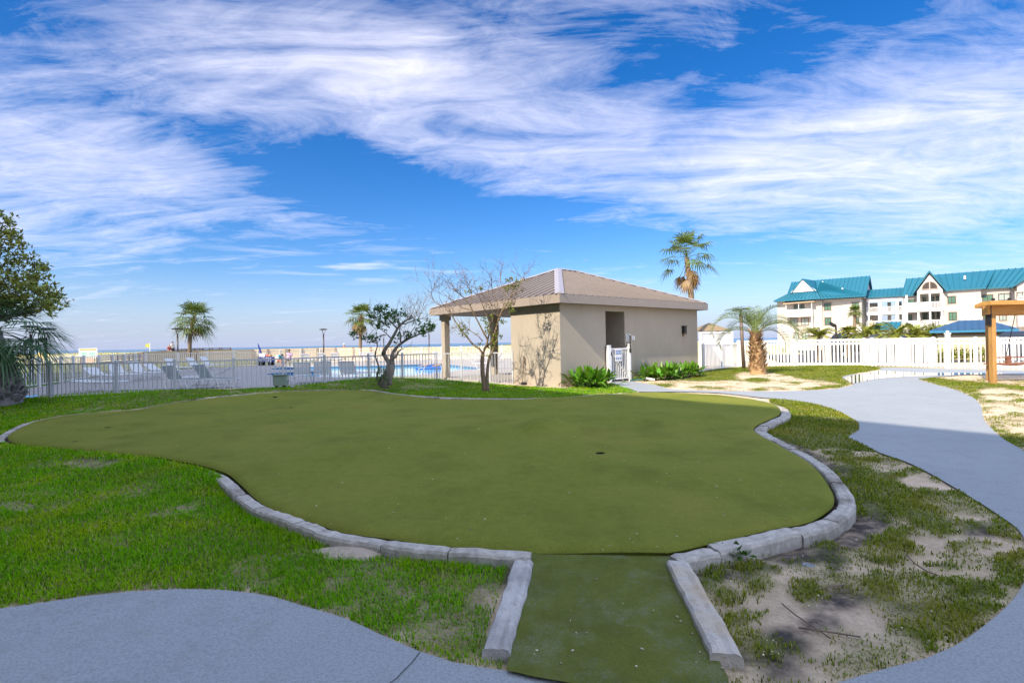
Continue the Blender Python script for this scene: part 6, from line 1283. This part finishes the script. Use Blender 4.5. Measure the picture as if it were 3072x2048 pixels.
# wagon
g_ = Vector((xat(800, 43, 0), 43, ZD)); M_bl = mat('navy fabric', (.025, .05, .24), (.02, .04, .19), .8, 6.); root = thing('beach_wagon', 'navy blue folding wagon with white crossed straps, loaded with beach gear', 'wagon', g_)
b = MB(); b.box(g_+Vector((0, 0, .5)), (1.1, .55, .42)); b.build('basket', M_bl, root, bevel=.03)
b = MB()
for i in range(3): x = -.5+i*.36; b.bar(g_+Vector((x, -.285, .32)), g_+Vector((x+.3, -.285, .68)), .02, .03); b.bar(g_+Vector((x, -.29, .68)), g_+Vector((x+.3, -.29, .32)), .02, .03)
b.tube([g_+Vector((-.55, 0, .6)), g_+Vector((-.68, 0, 1.05))], .02, 6); b.tube([g_+Vector((-.68, -.2, 1.05)), g_+Vector((-.68, .2, 1.05))], .025, 6); b.build('straps', M_white, root)
for x in (-.38, .38):
    for y in (-.26, .26):
        b = MB(); b.tube([g_+Vector((x, y-.04, .15)), g_+Vector((x, y+.04, .15))], .15, 14); b.build('wheel', M_dark, root)
b = MB(); b.box(g_+Vector((-.3, .0, .86)), (.5, .4, .3)); b.build('cooler', M_white, root, bevel=.04)
b = MB(); b.tube([g_+Vector((-.42, .05, .8)), g_+Vector((-.55, .05, 1.25)), g_+Vector((-.7, .05, 1.72)), g_+Vector((-.74, .05, 1.85))], [.08, .09, .05, .03], 8); prop(b.build('beach_umbrella', M_bl, None, True), 'furled dark blue umbrella standing up out of the wagon', 'umbrella')
for i, (dx, c) in enumerate(((.1, (.55, .12, .08)), (.3, (.45, .25, .12)))): b = MB(); b.ball(g_+Vector((dx, 0, .8)), .16, 10, 7, (1, 1, .9)); prop(b.build('beach_bag', cm('bag%d' % i, c), None, True), ('red bag on top of the blue wagon', 'brown bag on top of the blue wagon, next to the red one')[i], 'bag')
# blue towel at far left
t0 = atz(68, 1192, ZD+.02); b = MB(); n, m_ = 22, 8; r = random.Random(4)
for i in range(n):
    for j in range(m_): x, y = -.45+.95*i/(n-1), -.16+.34*j/(m_-1); b.v.append((t0.x+x, t0.y+y, ZD+.02+.10*float(vnoise(x+5, y+3, .22, 91, 3))))
b.f = [(i*m_+j, (i+1)*m_+j, (i+1)*m_+j+1, i*m_+j+1) for i in range(n-1) for j in range(m_-1)]; prop(b.build('towel', mat('blue towel', (.05, .38, .72), (.25, .55, .8), .9, 7.), None, True), 'crumpled bright blue towel on the deck behind the fence at far left', 'towel')
# pool ladder rails
root = thing('pool_handrail', 'bent dark handrail rising from the pool edge near the porch column', 'handrail', atz(1290, 1124, ZD)); q = atz(1262, 1126, ZD)
for o in (Vector((0, 0, 0)), Vector((.15, .6, 0))): b = MB(); b.tube(smooth([q+o+Vector((-.25, 0, -.1)), q+o+Vector((-.05, 0, .35)), q+o+Vector((.1, 0, .5)), q+o+Vector((.9, .3, .52)), q+o+Vector((1.0, .35, .0))], .08), .022, 6); b.build('rail', M_alu, root)
# ---- timber swing frame at right
M_tim = mat('golden timber', (.46, .255, .075), (.31, .16, .045), .7, 1.6, .5, 10., stretch=(7, 7, 1.2)); M_tim2 = mat('golden beam', (.52, .275, .07), (.37, .185, .045), .7, 1.6, .5, 10., stretch=(1.2, 7, 7))
p1 = P(2980, 1152); p2 = Vector((p1.x+.98, p1.y+1.15, 0)); k = p1.y/F_
sw = thing('swing_frame', 'golden timber swing frame with a thick post and doubled overhead beams', 'swing frame', p1); zb1, zb2 = aty(2980, 943, p1.y).z, aty(2980, 917, p1.y).z; zt2 = zb2+.15
for p, lab in ((p1, None), (p2, None), (p1+Vector((2.6, 0, 0)), None), (p2+Vector((2.6, 0, 0)), None)):
    b = MB(); b.box(p+Vector((-.034, 0, zb1/2-.1)), (.062, .13, zb1+.2)); b.box(p+Vector((.032, .01, zb1/2-.1)), (.058, .13, zb1+.2)); b.build('post', M_tim, sw, bevel=.006)
for p in (p1, p2): b = MB(); b.box(p+Vector((1.25, 0, (zb1+zb2)/2)), (2.9 if p is p1 else 2.8, .15, zb2-zb1-.004)); b.build('beam', M_tim2, sw, bevel=.005)
b = MB(); X0 = p1.x-.40
for y in (-.28, .03, .34, .65, .96, 1.27): b.box((X0+2.05+.765*y, p1.y+y, zb2+.06), (3.7, .27, .115))
b.build('roof_boards', M_tim2, sw, bevel=.008)
for i in range(4): b = MB(); b.lathe([(.04, 0), (.045, .05), (.02, .07)], 8, (p1.x-.1+i*.46, p1.y-.15, zb2+.138)); b.build('bolt', M_dark, sw)
b = MB(); b.box(p1+Vector((-.10, 0, zb1-.0)), (.02, .17, .62)); b.build('bracket', M_dark, sw)
ss = thing('bench_swing', 'brown hanging bench swing with a curved arm, cut off by the right edge', 'swing seat', p1+Vector((.9, .5, .5))); y = p1.y+.5; s0_ = p1+Vector((.85, .5, 0)); M_sb = mat('red brown wood', (.22, .09, .055), (.15, .06, .035), .6, 3., .3, 20.)
zs = aty(3010, 1072, y).z; za = aty(3010, 1090, y).z
b = MB()
for j in range(4): b.box((s0_.x+.85, y+.2+j*.12, za-.03), (1.9, .1, .03))
b.build('seat', M_sb, ss); b = MB()
for j in range(4): b.box((s0_.x+2.4, y+.62+.03*j, za+.14+j*.12), (1.2, .03, .09))
b.build('backrest', M_sb, ss)
b = MB(); b.box((s0_.x+.6, y+.05, zs), (1.6, .09, .035)); b.tube(smooth([(s0_.x-.1, y+.05, za-.02), (s0_.x+.3, y+.05, za-.05), (s0_.x+.55, y+.05, za-.02), (s0_.x+.72, y+.05, za+.08), (s0_.x+.8, y+.05, zs)], .06), .03, 6); b.box((s0_.x+.12, y+.05, (zs+za)/2), (.13, .07, zs-za+.1)); b.build('armrest', M_sb, ss)
for dx, dy in ((.08, .08), (1.3, .08)): 
    b = MB(); b.tube([(s0_.x+dx, y+dy, zs), (s0_.x+dx-.02, y-.25, zb1)], .008, 4)
    n = 26
    for i in range(n): t = i/n; b.ball((s0_.x+dx-.02*t, y+dy+(-.25-dy)*t, zs+(zb1-zs)*t), .016, 5, 4)
    b.build('chain', M_dark, ss)
# hairline crack across the near path
for L in ([(1262, 1953), (1235, 1985), (1215, 2005), (1190, 2030), (1160, 2052)], [(2560, 1300), (2640, 1303), (2760, 1309), (2870, 1318), (3010, 1322)]):
    T = smooth([P(x, y, .0165) for x, y in L], .06); b = MB(); r = random.Random(3); base = 0
    for i, p in enumerate(T):
        t = (T[min(i+1, len(T)-1)]-T[max(i-1, 0)]).normalized(); n_2 = Vector((-t.y, t.x, 0)); j = r.uniform(-.006, .006); b.v += [tuple(p+n_2*(j-.0022)), tuple(p+n_2*(j+.0022))]
        if i: b.f.append((2*i-2, 2*i-1, 2*i+1, 2*i))
    prop(b.build('path_crack', mat('crack', (.05, .05, .055), rough=.95)), kind='structure')
# ---- cars behind the fence
def car(label, px, Y, yaw, c, ztop):
    x = xat(px, Y, 1); zb = -.65; root = thing('parked_car', label, 'car', (x, Y, zb), yaw, 'cars parked behind the white fence'); s = (ztop-zb)/1.5
    b = MB(); prof = [(-2.2, .35), (-2.25, .7), (-2.0, .88), (-1.3, .95), (-.75, 1.42), (-.3, 1.5), (.7, 1.5), (1.3, 1.40), (1.85, 1.0), (2.2, .92), (2.25, .5), (2.15, .32)]
    b.prism([(q[0], -.86, q[1]*s) for q in prof], (0, 1.72, 0)); b.build('body', mat('car paint', c, rough=.2, spec=.8), root, bevel=.09, world=False)
    for sd_ in (-1, 1):
        b = MB(); b.prism([(-1.1, sd_*.868, .98*s), (-.68, sd_*.868, 1.36*s), (-.3, sd_*.868, 1.42*s), (.65, sd_*.868, 1.42*s), (1.15, sd_*.868, 1.33*s), (1.5, sd_*.868, 1.0*s)], (0, .012*sd_, 0)); b.build('side_window', mat('car glass', (.02, .03, .035), rough=.08), root, world=False)
    for qx in (-1.35, 1.35):
        for sd_ in (-1, 1): b = MB(); b.tube([(qx, sd_*.66, .33), (qx, sd_*.88, .33)], .33, 18); w_ = b.build('wheel', M_dark, root, world=False); b = MB(); b.tube([(qx, sd_*.87, .33), (qx, sd_*.89, .33)], .19, 14); b.build('rim', M_alu, w_, world=False)
car('dark parked car left of the slim palm, its roof above the white fence', 2537, 52, .3, (.02, .025, .03), aty(2537, 1000, 52).z)
car('grey parked car before the sloping porch roof, roof just above the fence', 2648, 52, .3, (.10, .11, .13), aty(2650, 1001, 52).z)
car('black parked car right of the second floodlight, between sago palms', 2730, 54, .3, (.015, .015, .02), aty(2730, 1006, 54).z)
car('large dark vehicle at the right edge, behind the swing chain', 3068, 36, .2, (.02, .025, .035), aty(3065, 993, 36).z)
# ---- twigs and small litter
def stick(pts, label, rad=.004, m_=None):
    b = MB(); b.tube(smooth([P(x, y, .012+.012*(i % 2)) for i, (x, y) in enumerate(pts)], .05), rad, 5); prop(b.build('twig', m_ or M_twig, None, True), label, 'twig', 'twigs on the bare sand')
stick([(2345, 1808), (2385, 1842), (2440, 1878), (2490, 1912)], 'pale straight twig on the bare sand right of the turf strip')
stick([(2395, 1880), (2450, 1888), (2520, 1898), (2580, 1908)], 'dark thin twig crossing under the pale twig on the sand')
stick([(2718, 1660), (2745, 1690), (2780, 1712), (2812, 1724)], 'curved pale twig near the grass patches left of the path')
stick([(2440, 1770), (2490, 1757), (2530, 1752)], 'short brown twig in the middle of the bare sand')
st_ = P(1055, 1660); b = MB(); r = random.Random(8)
for i in range(60): pass
V_ = []; n = 26
b = MB(); b.lathe([(.30, -.03), (.27, .012), (.18, .03), (.05, .036)], n, st_); b.v = [(st_.x+(v[0]-st_.x)*(1+.25*math.sin(3*math.atan2(v[1]-st_.y, v[0]-st_.x))), st_.y+(v[1]-st_.y)*.45, v[2]) for v in b.v]
prop(b.build('stepping_stone', mat('pale stone', (.46, .37, .29), (.33, .27, .21), .9, 9., .5, 40.), None, True), 'pale flat stone half buried in the grass against the front kerb', 'stone')
sv = P(2424, 1697); b = MB(); b.lathe([(.038, -.02), (.038, .01), (.03, .014), (.02, .008)], 14, sv); prop(b.build('valve_cover', mat('grey plastic', (.22, .23, .24), rough=.7), None), 'small round grey cap set in the bare sand', 'cap')
# flecks of leaf and paper
N = 300; b = MB(); r = random.Random(77)
for i in range(N):
    if i < 230: px, py = r.uniform(150, 2480), r.uniform(1190, 2020)
    else: px, py = r.uniform(2050, 3000), r.uniform(1400, 2030)
    p = P(px, py); z = None
    if inpoly([p.x], [p.y], loop)[0] and polydist([p.x], [p.y], loop, True)[0] > .25: z = float(mat_h(p.x, p.y))+.006; p = P(px, py, .1)
    elif inpoly([p.x], [p.y], TEE2)[0]: z = .036
    elif i >= 230 and not inpoly([p.x], [p.y], PATH2)[0]: z = float(gz(p.x, p.y))+.022
    if z is None: continue
    s = r.uniform(.002, .0055)*(1+p.y/14); a = r.uniform(0, PI); d = Vector((math.cos(a), math.sin(a), 0))
    if inpoly([p.x], [p.y], loop)[0]: z = float(mat_h(p.x, p.y))+.006
    b.box((p.x, p.y, z), (s*r.uniform(1, 2.4), s, .004), d)
prop(b.build('litter', mat('flecks', (.62, .58, .48), (.40, .30, .18), .8, 3., island=.5)), 'pale flecks of leaf litter scattered over the turf and the sand', 'litter', kind='stuff')
# ------------------------------------------------------------------ light and sky
SUN_AZ, SUN_EL = 42., 37.5      # light travels towards +x +y
sd = Vector((math.sin(R_(SUN_AZ))*math.cos(R_(SUN_EL)), math.cos(R_(SUN_AZ))*math.cos(R_(SUN_EL)), -math.sin(R_(SUN_EL))))
sl = bpy.data.lights.new('sun', 'SUN'); sl.energy = 3.7; sl.angle = R_(.6); sl.color = (1., .885, .71)
so = bpy.data.objects.new('sun', sl); COL.objects.link(so); so.rotation_euler = sd.to_track_quat('-Z', 'Y').to_euler()
w = bpy.data.worlds.new('World'); sc.world = w; w.use_nodes = True; w.node_tree.nodes.clear(); t = NT(w.node_tree)
wo = t('OutputWorld'); d = t('TexCoord').outputs['Generated']
sky = t('TexSky', _sky_type='NISHITA', _sun_disc=False, _sun_elevation=R_(SUN_EL), _sun_rotation=R_(180+SUN_AZ), _air_density=1.0, _dust_density=.6, _ozone_density=2.5)
hs = t('HueSaturation', Saturation=1.42, Value=1., Color=sky.outputs[0])
skyc = t.mix(1., hs.outputs[0], (.096, .102, .122), 'MULTIPLY')
sx = t('SeparateXYZ', Vector=d); X, Y, Z = sx.outputs
az = t.math('ARCTAN2', X, Y); el = t.math('ARCSINE', Z)
ae = t('CombineXYZ', X=az, Y=el).outputs[0]
zz2 = t.math('ADD', t.math('MAXIMUM', Z, 0.), .12)
pl = t('CombineXYZ', X=t.math('DIVIDE', X, zz2), Y=t.math('DIVIDE', Y, zz2)).outputs[0]
wn = t('TexNoise', Vector=pl, Scale=.9, Detail=3.).outputs[1]
plw = t.mix(.35, pl, wn, 'ADD')
def wisps(rot, sx_, sy_, scale, det=9., dist=.9):
    mp = t('Mapping', Vector=plw, Rotation=(0, 0, R_(rot)), Scale=(sx_, sy_, 1)).outputs[0]
    return t('TexNoise', Vector=mp, Scale=scale, Detail=det, Roughness=.68, Distortion=dist).outputs[0]
n_a = wisps(28, .40, 1.7, 1.9, 10., 1.1); n_b = wisps(-12, .8, 1.3, 4.2, 9., .8)
nn = t.math('ADD', t.math('MULTIPLY', n_a, .88), t.math('ADD', t.math('MULTIPLY', n_b, .52), -.20))
cov = None
def pxdir(px, py):
    a, b = lev(px, py); return math.atan2(a, 1), math.atan2(-b, math.hypot(a, 1))
BLOBS = [  # px, py, rx, ry, rot, amount
 (250, 400, 760, 290, -8, .72), (900, 220, 700, 210, 12, .75), (1500, 330, 520, 190, 10, .6), (2350, 470, 900, 190, 6, .85), (2750, 350, 620, 260, -14, .4), (1850, 120, 700, 150, -6, .22), (2700, 120, 500, 140, -22, .25),
 (650, 590, 520, 90, 4, .35), (1230, 120, 420, 120, 0, .3), (2100, 590, 520, 70, 4, .3), (2900, 640, 300, 60, 0, .25), (-300, 520, 500, 260, 0, .3), (3400, 450, 500, 300, 0, .5),
 (1000, 520, 330, 110, 10, -.75), (1400, 60, 900, 140, 0, .22), (640, 390, 260, 60, 8, -.35), (2050, 260, 420, 130, -10, .22), (60, 40, 300, 120, 0, -.3), (1350, 640, 700, 80, 4, -.3), (1150, 560, 170, 90, -30, -.35), (2500, 60, 400, 60, -15, -.2)]
for px, py, rx, ry, rot, am in BLOBS:
    a, e = pxdir(px, py); kx = F_*(1+math.tan(a)**2)**.5; 
    mp = t('Mapping', _vector_type='TEXTURE', Vector=ae, Location=(a, e, 0), Rotation=(0, 0, -R_(rot)), Scale=(rx/F_*1.15, ry/F_*1.15, 1)).outputs[0]
    g = t('TexGradient', Vector=mp, _gradient_type='SPHERICAL').outputs[1]
    g = t.math('MULTIPLY', t.math('SMOOTHSTEP' if False else 'POWER', g, .8), am)
    cov = g if cov is None else t.math('ADD', cov, g)
dens = t.ramp(t.math('ADD', nn, t.math('MULTIPLY', cov, .36)), .56, 1.14)
# low thin streaks
st = t('TexNoise', Vector=t('Mapping', Vector=ae, Scale=(3.5, 42, 1)).outputs[0], Scale=1.6, Detail=6.).outputs[0]
a, e = pxdir(1050, 795); mp = t('Mapping', _vector_type='TEXTURE', Vector=ae, Location=(a, e, 0), Scale=(.34, .05, 1)).outputs[0]
sg = t('TexGradient', Vector=mp, _gradient_type='SPHERICAL').outputs[1]
dens2 = t.math('MULTIPLY', t.ramp(st, .52, .75, 0, .9), sg)
dens = t.math('MAXIMUM', dens, dens2)
hor = t.ramp(el, .0, .15, 1., 0.)                       # pale band above the sea
skyc = t.mix(t.math('MULTIPLY', t.math('POWER', hor, 1.4), .85), skyc, (.40, .46, .64))
col = t.mix(t.math('MULTIPLY', dens, .92), skyc, (.86, .85, .95))
# added sky fill: brighter veil overhead and behind, outside the view, lifting the shade
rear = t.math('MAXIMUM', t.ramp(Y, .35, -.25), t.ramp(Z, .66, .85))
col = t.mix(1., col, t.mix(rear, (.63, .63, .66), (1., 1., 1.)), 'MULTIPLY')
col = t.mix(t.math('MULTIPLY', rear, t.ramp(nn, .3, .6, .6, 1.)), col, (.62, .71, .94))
up_ = t.ramp(Z, -.02, .0)
col = t.mix(up_, (.25, .25, .25), col)
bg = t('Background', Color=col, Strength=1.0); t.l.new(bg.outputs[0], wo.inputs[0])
w.cycles.sampling_method = 'MANUAL'; w.cycles.sample_map_resolution = 1024
sc.view_settings.view_transform = 'Standard'; sc.view_settings.look = 'None'; sc.view_settings.exposure = 1.15; sc.view_settings.gamma = 1
sc.cycles.max_bounces = 6; sc.cycles.transparent_max_bounces = 8
